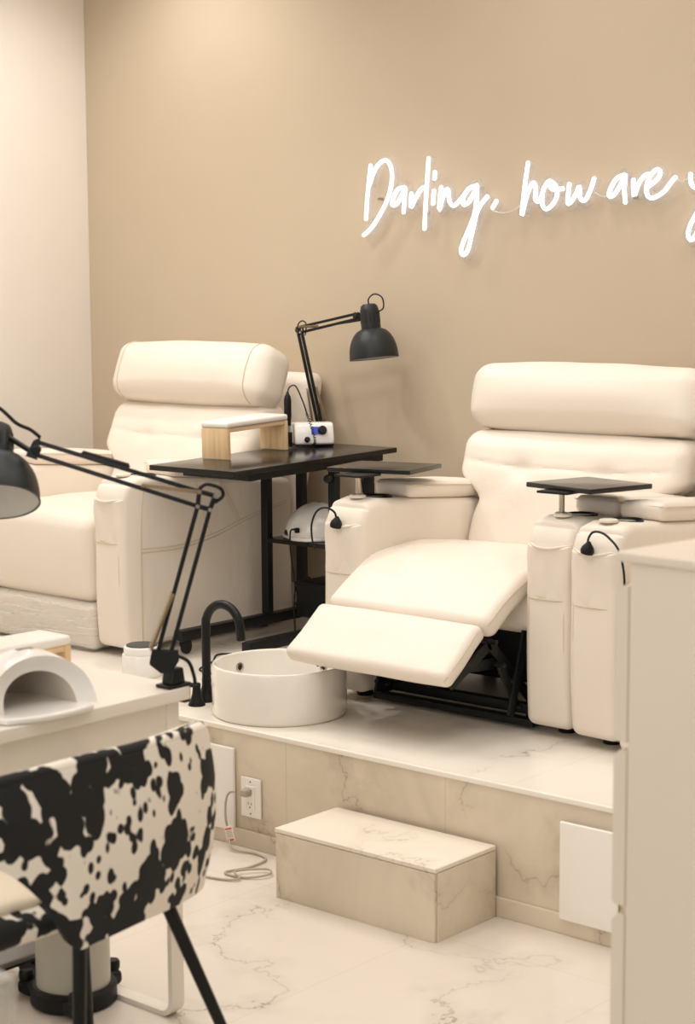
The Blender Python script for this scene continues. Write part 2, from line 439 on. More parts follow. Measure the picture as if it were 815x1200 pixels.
struct(MB().box((LX - .1, -2.2, -.1), (3.2, PY, 0), .001).build('floor', FLOORM))
struct(MB().box((LX - .1, PY, -.1), (3.2, WY + .1, PZ - .006), .001).build('platform_base', RISERM))
struct(MB().box((LX, PY + .006, PZ - .006), (3.2, WY, PZ), .001).build('platform_floor', PLATM))
struct(MB().box((LX, PY - .004, PZ - .013), (3.2, PY + .008, PZ + .001), .002).build('trim_1', plain('white_edge_trim', (246, 238, 226), .3)))
struct(MB().box((LX, PY - .010, 0), (3.2, PY - .0005, .05), .002).build('baseboard_platform', RISERM))
struct(MB().box((LX - .1, WY, PZ), (3.2, WY + .1, 3.3), .001).build('wall_back', TAN))
struct(MB().box((LX - .1, -2.2, 0), (LX, WY, 3.3), .001).build('wall_left', CRM))
struct(MB().box((LX - .1, -2.2, 3.3), (3.2, WY + .1, 3.4), .001).build('ceiling', CEIL))
bb = MB(); bb.prism([(WY - .0005, PZ), (WY - .014, PZ), (WY - .014, PZ + .075), (WY - .008, PZ + .088), (WY - .008, PZ + .10), (WY - .0005, PZ + .104)], LX, 3.2)
struct(bb.build('baseboard_back', PLATE))
bl = MB(); bl.box((LX + .0005, PY + .01, PZ), (LX + .014, WY - .015, PZ + .10), .003)
struct(bl.build('baseboard_left', PLATE))

# ------------------------------------------------------------------ step box
st = empty('step', (-2.805, 3.39, 0), 0, 'low rectangular step box clad in veined marble tile in front of the platform', 'step')
sx, sy = .26, .123
MB().box((-sx, -sy - .004, 0), (sx, -sy + .006, .172), .0008).build('front_panel', STEPM, st)
MB().box((sx - .006, -sy + .007, 0), (sx + .004, sy - .004, .172), .0008).build('side_panel', STEPM, st)
MB().box((-sx - .004, -sy + .007, 0), (-sx + .006, sy - .004, .172), .0008).build('side_panel', STEPM, st)
MB().box((-sx - .004, -sy - .004, .1735), (sx + .004, sy - .003, .185), .002).build('tread', STEPT, st)
MB().box((-sx + .004, -sy + .004, .001), (sx - .004, sy - .006, .1738), .001).build('core', plain('grout_dark', (96, 84, 68), .8), st)

# ------------------------------------------------------------------ wall plates on riser
ap = empty('access_panel', (-3.535, PY - .0015, .16), 0, 'square white access panel on the platform front near the power outlet', 'access panel')
MB().box((-.072, -.012, -.121), (.074, 0, .121), .004).build('cover', PLATE, ap)
ap2 = empty('access_panel', (-2.265, PY - .011, .163), 0, 'tall white access panel on the platform front beside the white drawer cabinet', 'access panel')
MB().box((-.083, -.010, -.123), (.083, 0, .123), .004).build('cover', PLATE, ap2)

ol = empty('power_outlet', (-3.398, PY - .0015, .148), 0, 'white double power outlet on the marble platform front', 'outlet')
MB().box((-.038, -.007, -.057), (.038, 0, .057), .003).build('wall_plate', PLATE, ol)
MB().box((-.017, -.010, -.034), (.017, -.006, .034), .002).build('socket_insert', WHT, ol)
for zc in (.019, -.019):
    for dx, h in ((-.006, .007), (.006, .0055)):
        MB().box((dx - .0009, -.0106, zc - h / 2 + .003), (dx + .0009, -.0098, zc + h / 2 + .003), .0003).build('slot', DARKH, ol)
    MB().lathe([(.0022, -.0003), (.0022, .0003)], 12, align((0, -.0103, zc - .0075), (0, -1, 0))).build('slot', DARKH, ol)
for zc in (.046, -.046):
    MB().lathe([(.0028, -.0008), (.0022, .0008)], 12, align((0, -.0075, zc), (0, -1, 0))).build('screw', GREYM, ol)

# grey cord plugged in, dropping to the floor, coiling beside the step
pc = empty('power_cable', (-3.40, PY - .012, .16), 0, 'grey power cord with warning tag plugged into the outlet, coiled beside the step', 'cable')
MB().cushion((-.002, -.012, .006), (.026, .026, .022), .006, 2, (1, 1, 1)).build('plug', CABLEG, pc)
cp = [(-.012, -.022, .006), (-.03, -.03, .0), (-.045, -.028, -.03), (-.05, -.024, -.08), (-.035, -.026, -.12), (.0, -.05, -.150), (.07, -.03, -.1555),
      (.13, -.05, -.1555), (.14, -.13, -.1555), (.12, -.20, -.1555), (.19, -.20, -.1555), (.235, -.15, -.150), (.20, -.12, -.150), (.15, -.19, -.1485), (.19, -.215, -.152), (.17, -.24, -.1555), (.08, -.26, -.1555), (-.05, -.23, -.1555), (-.16, -.14, -.1555), (-.20, -.05, -.15), (-.21, -.026, -.10), (-.21, -.024, .03)]
MB().tube([V(p) + V((-.02, 0, 0)) for p in cp], .0032, 8, 8).build('cable', CABLEG, pc)
tg = MB().box((-.016, -.001, -.045), (.016, .001, .0), .0004).xf(Matrix.Translation((-.052, -.034, -.095)) @ Matrix.Rotation(radians(-18), 4, 'Y')).build('warning_tag', TAGM, pc)
for zz in (-.008, -.040):
    MB().box((-.013, -.0016, zz - .003), (.013, -.0009, zz + .003), .0003).xf(Matrix.Translation((-.052, -.034, -.095)) @ Matrix.Rotation(radians(-18), 4, 'Y')).build('printed_band', REDP, tg)
for q in range(5):
    MB().box((-.012, -.0015, -.016 - q * .004), (.012, -.0009, -.0148 - q * .004), .0002).xf(Matrix.Translation((-.052, -.034, -.095)) @ Matrix.Rotation(radians(-18), 4, 'Y')).build('printed_line', GREYM, tg)

# small white framed plate on back wall behind the table
wp = empty('wall_plate', (-4.64, WY - .0005, .75), 0, 'white framed wall plate on the tan wall behind the black table', 'wall plate')
MB().box((-.06, -.006, -.115), (.06, 0, .115), .003).build('plate_frame', PLATE, wp)
MB().box((-.042, -.0075, -.095), (.042, -.005, .095), .002).build('dark_insert', BLKP, wp)

# ------------------------------------------------------------------ neon sign
sg = empty('neon_sign', (-3.55, WY - .001, 1.85), 0, 'white neon script sign glowing on the tan wall', 'neon sign')
def loc_(p, y): return V((p[0] + 3.55, y, p[1] - 1.85))
NEON = [(n, [s]) if n != 'D' else (n, ss) for n, ss in NEON for s in (ss if n != 'D' else [0])]
seen_i = 0
for nm, strokes in NEON:
    mb = MB(); bk = MB()
    for s in strokes:
        pts = [loc_(p, -.035) for p in s]
        cm = catmull(pts, 6) if len(pts) > 2 else pts
        mb.tube(cm, .0069, 10)
        bk.tube([V((p.x, -.024, p.z)) for p in cm], [(.0026, .025)] * len(cm), 8, flat=(0, 1, 0))
    o = mb.build('neon_comma' if nm == 'comma' else 'neon_dot' if nm == 'i' and seen_i else 'neon_letter', NEONM, sg)
    seen_i += nm == 'i'
    bk.build('acrylic_backing', ACRB, o)
for x, z in ((-4.178, 1.90), (-3.966, 1.842), (-3.105, 1.863)):
    MB().tube([loc_((x, z), 0), loc_((x, z), -.028)], .005, 10).build('standoff', STEEL, sg)
MB().tube([loc_(p, -.03) for p in CORD], .0022, 8, 6).build('lead_wire', clear('wire_clear', (250, 245, 235), .2, solid=.55), sg)
MB().tube([loc_(p, -.028) for p in ((-3.25, 1.885), (-3.22, 1.87), (-3.185, 1.872))], .0018, 8, 6).build('lead_wire', bpy.data.materials['wire_clear'], sg)
MB().tube([loc_(p, -.028) for p in ((-2.945, 1.92), (-2.925, 1.905), (-2.893, 1.92))], .0018, 8, 6).build('lead_wire', bpy.data.materials['wire_clear'], sg)

# ------------------------------------------------------------------ recliners
def strip(mb, path, half, thick, r, m=(10, 22, 1), puff=(0, 0, .01), jitter=.0, drift=(0, 0), lift=(0, 0)):
    pts = catmull([V((0, a, b)) for a, b in path], 10)
    cum = [0]
    for a, b in zip(pts, pts[1:]): cum.append(cum[-1] + (b - a).length)
    L = cum[-1]
    def df(p, u):
        s = p.y + L / 2
        sc = max(0, min(L, s)); i = 0
        while i < len(cum) - 2 and cum[i + 1] < sc: i += 1
        t = (s - cum[i]) / max(1e-9, cum[i + 1] - cum[i])
        q = pts[i].lerp(pts[i + 1], t); T = (pts[i + 1] - pts[i]).normalized()
        n = V((0, -T.z, T.y))
        if n.z < 0: n = -n
        h = p.z - thick / 2
        if jitter: h += jitter * noise.noise(V((p.x * 7, s * 9, 3.3)))
        k = max(0, min(1, s / L)); return V((p.x - drift[0] - (drift[1] - drift[0]) * k, q.y, q.z + lift[0] + (lift[1] - lift[0]) * k)) + n * h
    return mb.cushion((0, 0, 0), (2 * half, L, thick), r, 4, m, puff, df)

def wob(p, a=.004, f=6.0, s=0.0):
    return V((noise.noise(p * f + V((s, 0, 0))), noise.noise(p * f + V((0, s + 9, 0))), noise.noise(p * f + V((0, 0, s + 5))))) * a

ARMW = .15; INN = .295
def arm_top(y): return .612 - .085 * max(0, y - .05)

def recliner(loc, label, opened, dy, dz, xof=0, wrapped=False, name='recliner'):
    R = empty(name, loc, 0, label, 'recliner', 'cream leather recliners on the platform')
    for sgn in (-1, 1):
        cx = sgn * (INN + ARMW / 2)
        def df(p, u):
            p = V(p); zt = p.z + .32
            y = p.y + .42
            RR = .075; a = RR - (p.y + .42); d = RR - (.2915 - p.z)
            if a > 0 and d > 0:
                k = max(a, d) / math.hypot(a, d); p.y += a * (1 - k); p.z -= d * (1 - k)
            if u[2] > 0: p.z -= (.612 - arm_top(y)) * u[2]
            if u[1] < 0: p.y -= .012 * (1 - u[2] ** 2) * -u[1]
            return p + wob(p + V((cx * 9, 0, 0)), .0025, 5)
        mb = MB().cushion((cx, .42, .3205), (ARMW, .84, .583), .026, 4, (4, 14, 12), (.008, 0, .004), df)
        arm = mb.build('arm', LEA, R)
        # pocket on the front of the arm
        pk = MB()
        def pd(p, u):
            p = V(p); sag = .010 * (1 - u[0] ** 2) if u[2] > 0 else 0
            p.z -= sag * u[2]
            p.y += .026 * (1 - sqrt(max(0, 1 - (max(0, abs(p.x) - .049) / .026) ** 2)))
            p.y -= .007 * (1 - u[0] ** 2) * (0.4 + .6 * u[2]) - .004 * noise.noise(V((p.x * 30, sgn, p.z * 16)))
            return p
        pk.cushion((cx, -.005, .465), (ARMW - .006, .014, .15), .007, 3, (10, 1, 12), (0, 0, 0), pd)
        pocket = pk.build('pocket', LEA, arm)
        MB().tube([(cx - .069, .007, .541), (cx - .035, -.0185, .534), (cx, -.021, .530), (cx + .035, -.0185, .534), (cx + .069, .007, .541)], .0032, 8, 5).build('piping', LEA, pocket)
        # top fittings
        z1 = arm_top(.07) + .003
        MB().lathe([(.026, -.004), (.026, .002), (.022, .004), (0.001, .0045)], 24, Matrix.Translation((cx, .068, z1))).build('tray_socket', plain('cream_plastic', (232, 222, 204), .35) if 'cream_plastic' not in bpy.data.materials else bpy.data.materials['cream_plastic'], arm)
        z2 = arm_top(.155) + .003
        MB().lathe([(.046, -.006), (.047, .001), (.043, .003), (.040, .0), (.038, -.004), (0.001, -.004)], 32, Matrix.Translation((cx, .158, z2)), False).build('cup_holder', BLKP, arm)
        # stitched seams
        sm = MB()
        xo = cx + sgn * (ARMW / 2 + .0035)
        for pts in ([(xo, .075, .04), (xo + sgn * .004, .072, .25), (xo + sgn * .001, .075, .45), (xo, .09, .575)],
                    [(xo, .075, .365), (xo + sgn * .005, .25, .362), (xo + sgn * .005, .42, .385), (xo, .60, .43), (xo - sgn * .002, .80, .47)],
                    [(xo, .075, .352), (xo + sgn * .005, .25, .349), (xo + sgn * .005, .42, .373), (xo, .60, .419), (xo - sgn * .002, .80, .459)],
                    [(xo, .34, .565), (xo + sgn * .003, .36, .47), (xo + sgn * .005, .40, .385)],
                    [(xo, .45, .56), (xo + sgn * .003, .49, .49), (xo + sgn * .001, .54, .415)],
                    [(xo, .465, .56), (xo + sgn * .003, .505, .49), (xo + sgn * .001, .555, .418)],
                    [(cx - .056, .004, .05), (cx - .057, -.0098, .3), (cx - .056, -.003, .50)],
                    [(cx + .056, .004, .05), (cx + .057, -.0098, .3), (cx + .056, -.003, .50)],
                    [(cx - .066, -.004, .389), (cx - .04, -.0125, .388), (cx + .04, -.0125, .388), (cx + .066, -.004, .389)]):
            sm.tube(pts, .0017, 6, 6)
        sm.build('stitching', LEA2, arm)
        # padded arm rest
        ap_ = MB()
        def qd(p, u):
            p = V(p); y = p.y + .43
            p.z += arm_top(y) - .575 + (.006 * (y - .23) / .4)
            return p + wob(p + V((cx * 5, 3, 0)), .002, 8)
        ap_.cushion((cx, .43, .575 + .027), (ARMW - .004, .40, .052), .02, 4, (4, 12, 2), (.003, .004, .006), qd)
        pad = ap_.build('arm_pad', LEA, R)
        sm = MB(); zz = lambda y: arm_top(y) + .046
        hw = ARMW / 2
        sm.tube([(cx - hw + .004, .232, zz(.23) - .004), (cx + hw - .004, .232, zz(.23) - .004), (cx + hw + .0, .24, zz(.24) - .004), (cx + hw + .0025, .43, zz(.43) - .002), (cx + hw, .62, zz(.62) - .002)], .0015, 6, 5)
        sm.build('stitching', LEA2, pad)
    # back rest
    def yf(z): return .50 + dy * .6 + (z - .40) * (.30 if opened else .42)
    B0, B1 = .40, .780 + dz
    hz = (B1 - B0) / 2; zc = (B1 + B0) / 2
    zt = zc + .085
    def bd(p, u):
        z = p.z + zc
        w = INN - .004 + ((.414 if opened else .402) - INN) * sstep(.56, .66, z)
        x = p.x / .425 * w
        y = p.y + yf(z)
        if u[1] < -.2:
            for sx_ in (-.15, .15):
                y += .016 * exp(-(((x - sx_) / .035) ** 2 + ((z - zt) / .026) ** 2))
            line = zt + .012 * (abs(x) / .15 - 1) * (1 if abs(x) > .15 else -.6)
            y += (.005 * exp(-((z - line) / .007) ** 2) + .0015 * exp(-((z - line) / .03) ** 2)) * (1 - max(0, (abs(p.x) - .36) / .065) if abs(p.x) > .36 else 1)
            y += .006 * noise.noise(V((x * 9, z * 9, 2.0 + dy * 40))) * (1 if abs(x) < .40 else .3)
        return V((x + xof * sstep(.5, .66, z), y, z))
    mb = MB().cushion((0, 0, 0), (.85, .17, B1 - B0), .05, 4, (34, 2, 34), (0, .022, .008), bd)
    # cushion puffs toward the sitter: shift the face so that it lands on yf
    mb.v = [p + V((0, .06, 0)) for p in mb.v]
    br = mb.build('backrest', LEA, R)
    for sx_ in (-1, 1):
        sm = MB().tube([(xof + sx_ * (INN + .078), yf(.64) + .01, .635), (xof + sx_ * (INN + .092), yf(.70) + .005, .70), (xof + sx_ * .390, yf(.75) + .004, B1 - .035)], .0016, 6, 5)
        sm.build('stitching', LEA2, br)
    # head rest
    hy, hzc = .70 + (dy * .85), .885 + dz * 1.1
    ln = radians(13 if opened else 23)
    def hd(p, u):
        if u[1] < 0: p = V((p.x, p.y - .012 * (1 - u[0] ** 4) * (1 - abs(u[2])), p.z))
        return p + wob(p, .005, 5, dy * 30)
    H = .205 if opened else .222
    hr = MB().cushion((xof, hy, hzc), (.826 if opened else .80, .175, H), .058, 5, (20, 2, 4), (.012, .02, .012), hd, Matrix.Rotation(-ln, 3, 'X')).build('headrest', LEA, R)
    Rm = Matrix.Rotation(-ln, 3, 'X')
    if not opened:
        for x0 in (-.338, .338):
            a = []
            for q in range(25):
                t = q / 24; hyy, hzz, rr_ = .0875, H / 2, .058
                s = t * (2 * (hzz - rr_) + pi * rr_)
                if s < pi * rr_ / 2: an = s / rr_; y, z = -(hyy - rr_) - rr_ * sin(an), hzz - rr_ + rr_ * cos(an)
                elif s < pi * rr_ / 2 + 2 * (hzz - rr_): y, z = -hyy, hzz - rr_ - (s - pi * rr_ / 2)
                else: an = (s - pi * rr_ / 2 - 2 * (hzz - rr_)) / rr_; y, z = -(hyy - rr_) - rr_ * cos(an), -(hzz - rr_) - rr_ * sin(an)
                ux, uy, uz = x0 / .40, y / hyy, z / hzz
                p = V((x0 + math.copysign(.012, x0) * abs(ux) * (1 - uy ** 2) * (1 - uz ** 2), y + .02 * uy * (1 - ux ** 2) * (1 - uz ** 2), z + .012 * uz * (1 - ux ** 2) * (1 - uy ** 2)))
                p = hd(p, (ux, uy, uz)); n_ = V((0, y, z)).normalized()
                a.append(Rm @ (p + n_ * .0008) + V((xof, hy, hzc)))
            MB().tube(a, .0022, 6).build('stitching', LEA2, hr)
    MB().cushion((xof, .855 + dy, .60 + dz * .8), (.80, .10, .60), .04, 4, (8, 2, 8), (.004, .01, .004),
                 lambda p, u: V((p.x, p.y + .07 * u[2], p.z))).build('back_shell', LEA, R)
    # seat and foot rest
    if opened:
        mb = MB(); strip(mb, [(.60, .43), (.40, .45), (.20, .462), (.05, .438), (-.05, .388), (-.15, .318)], INN - .003, .07, .026, (16, 26, 2), (0, .004, .012), .006, (0, .024), (0, .012))
        se = mb.build('seat', LEA, R)
        sm = MB()
        hw = INN - .006
        sm.tube([(hw - .012, .05, .432), (hw - .017, -.05, .385), (hw - .024, -.135, .322)], .0017, 6, 5)
        sm.build('stitching', LEA2, se)
        mb = MB(); strip(mb, [(-.168, .322), (-.21, .288), (-.26, .245), (-.325, .195)], INN - .003, .052, .02, (16, 10, 2), (0, .004, .006), .004, (.025, .03), (.012, .014))
        fl = mb.build('footrest', LEA, R)
        sm = MB(); sm.tube([(hw - .025, -.180, .309), (hw - .026, -.24, .258), (hw - .031, -.320, .197)], .0017, 6, 5)
        sm.build('stitching', LEA2, fl)
        MB().cushion((0, .30, .33), (2 * INN - .01, .50, .13), .04, 3, (4, 4, 2)).build('seat_base', LEA, R)
        for sx_ in (-.24, .24):
            lk = MB()
            lk.bar((sx_, .12, .06), (sx_, -.10, .27), .008, .03)
            lk.bar((sx_ + .012, .02, .07), (sx_ + .012, -.06, .20), .008, .028)
            lk.bar((sx_ - .012, -.06, .20), (sx_ - .012, -.22, .21), .008, .028)
            lk.bar((sx_, -.09, .26), (sx_, -.27, .175), .008, .028)
            lk.bar((sx_ + .02, .05, .28), (sx_ + .02, -.02, .05), .008, .03)
            for (a, b) in ((-.06, .2), (.12, .06), (-.1, .27), (.02, .07)):
                lk.tube([(sx_ - .02, a, b), (sx_ + .03, a, b)], .007, 10)
            lk.build('linkage', BLK, R)
    else:
        def sd(p, u):
            q = V(p)
            if u[1] < 0: q.y -= .022 * (1 - ((p.z - .02) / .16) ** 2) * -u[1] if abs((p.z - .02) / .16) < 1 else 0
            return q + wob(p, .004, 6)
        se = MB().cushion((0, .31, .322), (2 * INN - .012, .64, .312), .055, 4, (16, 14, 8), (.0, .0, .022), sd).build('seat', LEA, R)
        fl = MB().cushion((0, .045, .088), (2 * INN - .012, .11, .16), .026, 4, (14, 2, 5), (0, .01, .004), lambda p, u: p + wob(p, .003, 7)).build('footrest', LEA, R)
        if wrapped:
            fm = MB().cushion((0, .045, .088), (2 * INN - .004, .126, .170), .030, 4, (22, 2, 10), (0, .012, .004), lambda p, u: p + wob(p, .004, 14)).build('plastic_wrap', FILM, fl)
            fm['label'] = 'clear crinkled plastic film wrapped around footrest'
    # dark base and feet
    bs = MB()
    for sx_ in (-.27, .27): bs.bar((sx_, .06, .045), (sx_, .80, .045), .03, .03)
    for yy in (.10, .44, .78): bs.bar((-.29, yy, .047), (.29, yy, .047), .03, .028)
    if opened:
        bs.bar((-.29, .06, .02), (.29, .06, .02), .035, .02)
        bs.box((-.28, .35, .06), (.28, .75, .25), .01)
    base = bs.build('base_frame', BLK, R)
    for sx_ in (-.37, .37):
        for yy in (.10, .74):
            MB().lathe([(.024, 0), (.026, .004), (.022, .034)], 16, Matrix.Translation((sx_, yy, 0))).build('foot', BLKP, base)
    return R

Y0 = 3.98
rA = recliner((-4.865, Y0, PZ), 'closed cream leather recliner at left with plastic wrapped footrest, beside the black table', False, .09, .03, .02, True)
rB = recliner((-3.08, Y0, PZ), 'reclined cream leather recliner with raised footrest over the white basin', True, 0, 0, .042)
rC = recliner((-2.175, Y0 - .03, PZ), 'cream leather recliner mostly hidden behind the white drawer cabinet', False, .09, .03, .02)
# ------------------------------------------------------------------ swivel trays on the arms
def tray(loc, ang, label):
    t = empty('swivel_tray', loc, 0, label, 'tray', 'black swivel trays on recliner arms')
    h = 1.03 - loc[2]
    MB().lathe([(.018, 0), (.018, .004), (.008, .006), (.0075, .05), (.009, .052), (.009, h - .02), (.006, h - .018), (.006, h - .012)], 20).build('post', STEEL, t)
    mb = MB().box((-.05, -.05, h - .016), (.05, .05, h - .009), .002)
    mb.xf(Matrix.Rotation(ang, 4, 'Z')); mb.build('mount_plate', BLKP, t)
    return t, h
tr, h = tray((-2.715, 4.048, PZ + .616), 0, 'black swivel tray on a steel post nearest the white drawer cabinet')
def quad_top(pts, z0, z1, r=.003):
    mb = MB(); mb.prism(pts, z0, z1, 'xy'); return mb
q = MB().box((-.128, -.118, h - .010), (.128, .118, h + .004), .0025); q.xf(Matrix.Translation((.022, .10, 0)) @ Matrix.Rotation(radians(-13), 4, 'Z')); q.build('tray_top', BLKT, tr)
tr2, h = tray((-3.448, 4.048, PZ + .616), 0, 'black swivel tray on a steel post close to the wheeled black table')
q = MB().box((-.14, -.118, h - .010), (.14, .118, h + .004), .0025); q.xf(Matrix.Translation((-.02, .15, 0)) @ Matrix.Rotation(radians(14), 4, 'Z')); q.build('tray_top', BLKT, tr2)

def charger(loc, pts, label):
    c = empty('charging_cable', loc, 0, label, 'charging cable')
    MB().lathe([(.004, .022), (.008, .016), (.016, .006), (.019, -.004), (.017, -.012), (.003, -.013)], 16, Matrix.Rotation(radians(12), 4, 'Y')).build('plug', BLKP, c)
    MB().tube([(0, 0, .014)] + pts, .0032, 8, 8).build('cable', CABLE, c)
    return c
charger((-3.452, 3.952, PZ + .540), [(-.004, -.004, .034), (-.03, -.012, .046), (-.062, -.016, .034), (-.085, -.014, -.005), (-.092, -.006, -.05), (-.09, .005, -.085)], 'black charging cable hooked in the arm pocket above the white basin')
charger((-2.548, 3.922, PZ + .546), [(.006, -.004, .032), (.022, -.008, .048), (.05, -.014, .050), (.085, -.03, .040), (.125, -.045, .010), (.145, -.05, -.06), (.14, -.05, -.16)], 'black charging cable in the arm pocket beside the white drawer cabinet')

# ------------------------------------------------------------------ foot basin and faucet
bs = empty('foot_basin', (-3.495, 3.744, PZ), 0, 'round white ceramic foot basin under the raised footrest', 'basin')
MB().lathe([(.001, .028), (.16, .030), (.180, .045), (.1855, .07), (.1855, .140), (.188, .148), (.192, .1505), (.196, .149), (.1985, .143), (.1985, .012), (.196, .003), (.192, 0), (.001, 0)], 96, None, False).build('bowl', CER, bs)
for ang in (radians(173), radians(87)):
    M = align((.1853 * cos(ang), .1853 * sin(ang), .105), (-cos(ang), -sin(ang), 0))
    MB().lathe([(.014, -.002), (.0145, .002), (.010, .0035), (.0085, .001)], 24, M, False).build('overflow_ring', STEEL, bs)
    MB().lathe([(.0087, .0), (.0087, .0012)], 20, M).build('overflow_hole', DARKH, bs)
MB().lathe([(.03, .029), (.03, .034), (.024, .036), (.001, .036)], 24).build('drain', STEEL, bs)

fc = empty('faucet', (-3.762, 3.708, PZ), 0, 'matt black gooseneck faucet curving over the white basin', 'faucet')
arc = [(0, 0, .02), (0, 0, .10), (0, 0, .235)] + [(.066 - .066 * cos(radians(a)), .012 * a / 180, .235 + .066 * sin(radians(a))) for a in range(15, 181, 15)] + [(.135, .013, .20)]
MB().tube(arc, .0135, 16, 3).build('spout', BLK, fc)
MB().lathe([(.030, 0), (.030, .004), (.024, .012), (.018, .03), (.0145, .05), (.0145, .07)], 28).build('base_flange', BLK, fc)
MB().lathe([(.0115, -.002), (.0095, .002)], 16, Matrix.Translation((.135, .013, .199))).build('aerator', STEEL, fc)
fh = empty('tap_lever', (-3.744, 3.648, PZ), 0, 'black flared tap lever handle standing beside the basin', 'tap')
MB().lathe([(.026, 0), (.026, .004), (.020, .014), (.014, .034), (.012, .056), (.013, .064), (.009, .068)], 28).build('base', BLK, fh)
MB().tube([(.0, 0, .060), (-.03, -.022, .062), (-.06, -.045, .060)], [.008, .007, .006], 10, 4).build('lever', BLK, fh)

# ------------------------------------------------------------------ black side table
TX0, TX1, TY0, TY1 = -4.388, -3.99, 4.07, 4.90
TZ = .988; TILT = .022 / .8
tb = empty('side_table', (-4.19, 4.5, PZ), 0, 'long black wheeled side table between the two recliners', 'table')
def T(x, y, z): return V((x + 4.19, y - 4.5, z - PZ))
sh = Matrix.Identity(4); sh[2][1] = TILT
mt = MB().box(T(TX0, TY0, TZ - .014), T(TX1, TY1, TZ + .004), .002)
mt.v = [V((p.x, p.y, p.z + TILT * (p.y + .43))) for p in mt.v]; mt.build('table_top', BLK2, tb)
ml = MB()
for x in (-4.30, -4.02): ml.box(T(x - .015, 4.16, TZ - .038), T(x + .015, 4.84, TZ - .0145), .002)
for y in (4.17, 4.575, 4.76): ml.box(T(-4.3145, y - .015, TZ - .037), T(-4.0055, y + .015, TZ - .015), .002)
ml.v = [V((p.x, p.y, p.z + TILT * (p.y + .43))) for p in ml.v]; ml.build('top_rail', BLK, tb)
for x in (-4.325, -4.005):
    for y in (4.575, 4.76):
        MB().box(T(x - .016, y - .014, .425), T(x + .016, y + .014, TZ - .03 + TILT * (y - 4.07)), .002).build('post', BLK, tb)
    b = MB().box(T(x - .02, 4.13, .388), T(x + .02, 4.90, .424), .003).build('base_bar', BLK, tb)
    for y in (4.16, 4.87):
        c = MB().lathe([(.012, -.010), (.0235, -.009), (.025, -.004), (.025, .004), (.0235, .009), (.012, .010)], 20, align(T(x, y + .008, .366), (1, .25, 0))).build('caster', BLKP, tb)
        MB().box(T(x - .014, y - .012, .366), T(x + .014, y + .016, .3875), .003).build('fork', BLK, c)
MB().box(T(-4.305, 4.74, .388), T(-4.025, 4.78, .424), .003).build('cross_bar', BLK, tb)
MB().box(T(-4.309, 4.555, .684), T(-4.021, 4.80, .70), .002).build('shelf', BLK2, tb)
MB().lathe([(.006, -.012), (.014, -.010), (.016, 0), (.014, .010), (.008, .012)], 12, align(T(-4.005, 4.545, .93), (.3, -1, 0))).build('clamp_knob', BLKP, tb)
bx = empty('storage_box', (-4.115, 4.70, .4245), 0, 'black box standing low on the table base under the shelf', 'box')
MB().box((-.095, -.10, 0), (.095, .10, .115), .004).build('body', BLKP, bx)
MB().box((-.098, -.103, .112), (.098, .103, .124), .003).build('lid', BLKP, bx)

# hand rests (bridge shape: two boards, a slat and a padded top)
def hand_rest(loc, rz, L, W, H, label, ends=.016):
    r = empty('hand_rest', loc, rz, label, 'hand rest', 'wooden manicure hand rests with white pads')
    for sx_ in (-1, 1):
        x = sx_ * (L / 2 - ends / 2)
        MB().box((x - ends / 2, -W / 2, 0), (x + ends / 2, W / 2, H - .010), .0015).build('end_board', PINE, r)
    MB().box((-L / 2 + ends + .0003, -W / 2 + .002, H - .024), (L / 2 - ends - .0003, W / 2 - .002, H - .0105), .0015).build('top_board', wood('pine_long', (222, 186, 138), (238, 208, 164), (4, 60, 60)) if 'pine_long' not in bpy.data.materials else bpy.data.materials['pine_long'], r)
    MB().cushion((0, 0, H + .001), (L + .002, W + .004, .022), .008, 3, (10, 4, 1), (.001, .001, .006)).build('pad', PADM, r)
    return r
zt = lambda y: TZ + .0045 + TILT * (y - 4.07)
hr = hand_rest((-4.322, 4.47, zt(4.47) + .001), radians(90 + 5), .345, .115, .115, 'wooden hand rest with white padded top on the black table')
hr.rotation_euler = (0, -math.atan(TILT), radians(96)); 
# nail drill
dr = empty('nail_drill', (-4.303, 4.797, zt(4.797) + .0015), math.atan2(.8, .6), 'white electric nail drill with blue panel and black handpiece on the black table', 'nail drill')
prof = [(-.05, .006), (-.05, .03), (-.034, .076), (-.022, .084), (.03, .084), (.042, .074), (.046, .006)]
b = MB(); b.prism(prof, -.072, .072)
body = b.build('body', WHT, dr)
md = body.modifiers.new('Bevel', 'BEVEL'); md.width = .008; md.segments = 3; md.limit_method = 'ANGLE'
MB().box((-.070, -.046, 0), (.070, .042, .008), .002).build('base', BLKP, dr)
fn = V((0, -.046, .016)).normalized(); fc_ = V((0, -.0425, .054))
ux = V((1, 0, 0)); uz = V((0, .016, .046)).normalized()
def fp(x, z, o=.001): return fc_ + ux * x + uz * z + V((0, -.944, .33)) * o
pn = MB(); c4 = [fp(-.012, -.012), fp(.032, -.012), fp(.034, .016), fp(-.010, .016)]
c5 = [p + V((0, -.0016, .0006)) for p in c4]
pn.add(c4 + c5, [(0, 1, 2, 3), (4, 5, 6, 7), (0, 1, 5, 4), (1, 2, 6, 5), (2, 3, 7, 6), (3, 0, 4, 7)])
pn.build('display_panel', BLUE, dr)
MB().lathe([(.016, 0), (.016, .008), (.013, .014), (.001, .015)], 24, align(fp(.028, .002, .002), (0, -.944, .33))).build('knob', BLKP, dr)
MB().lathe([(.010, 0), (.010, .008), (.007, .012), (.001, .012)], 20, align(fp(-.030, -.032, .002), (0, -.944, .33))).build('socket', BLKP, dr)
hpx = V((-.094, -.022, 0))
MB().box(hpx + V((-.014, -.014, .0)), hpx + V((.014, .014, .052)), .003).build('cradle', BLKP, dr)
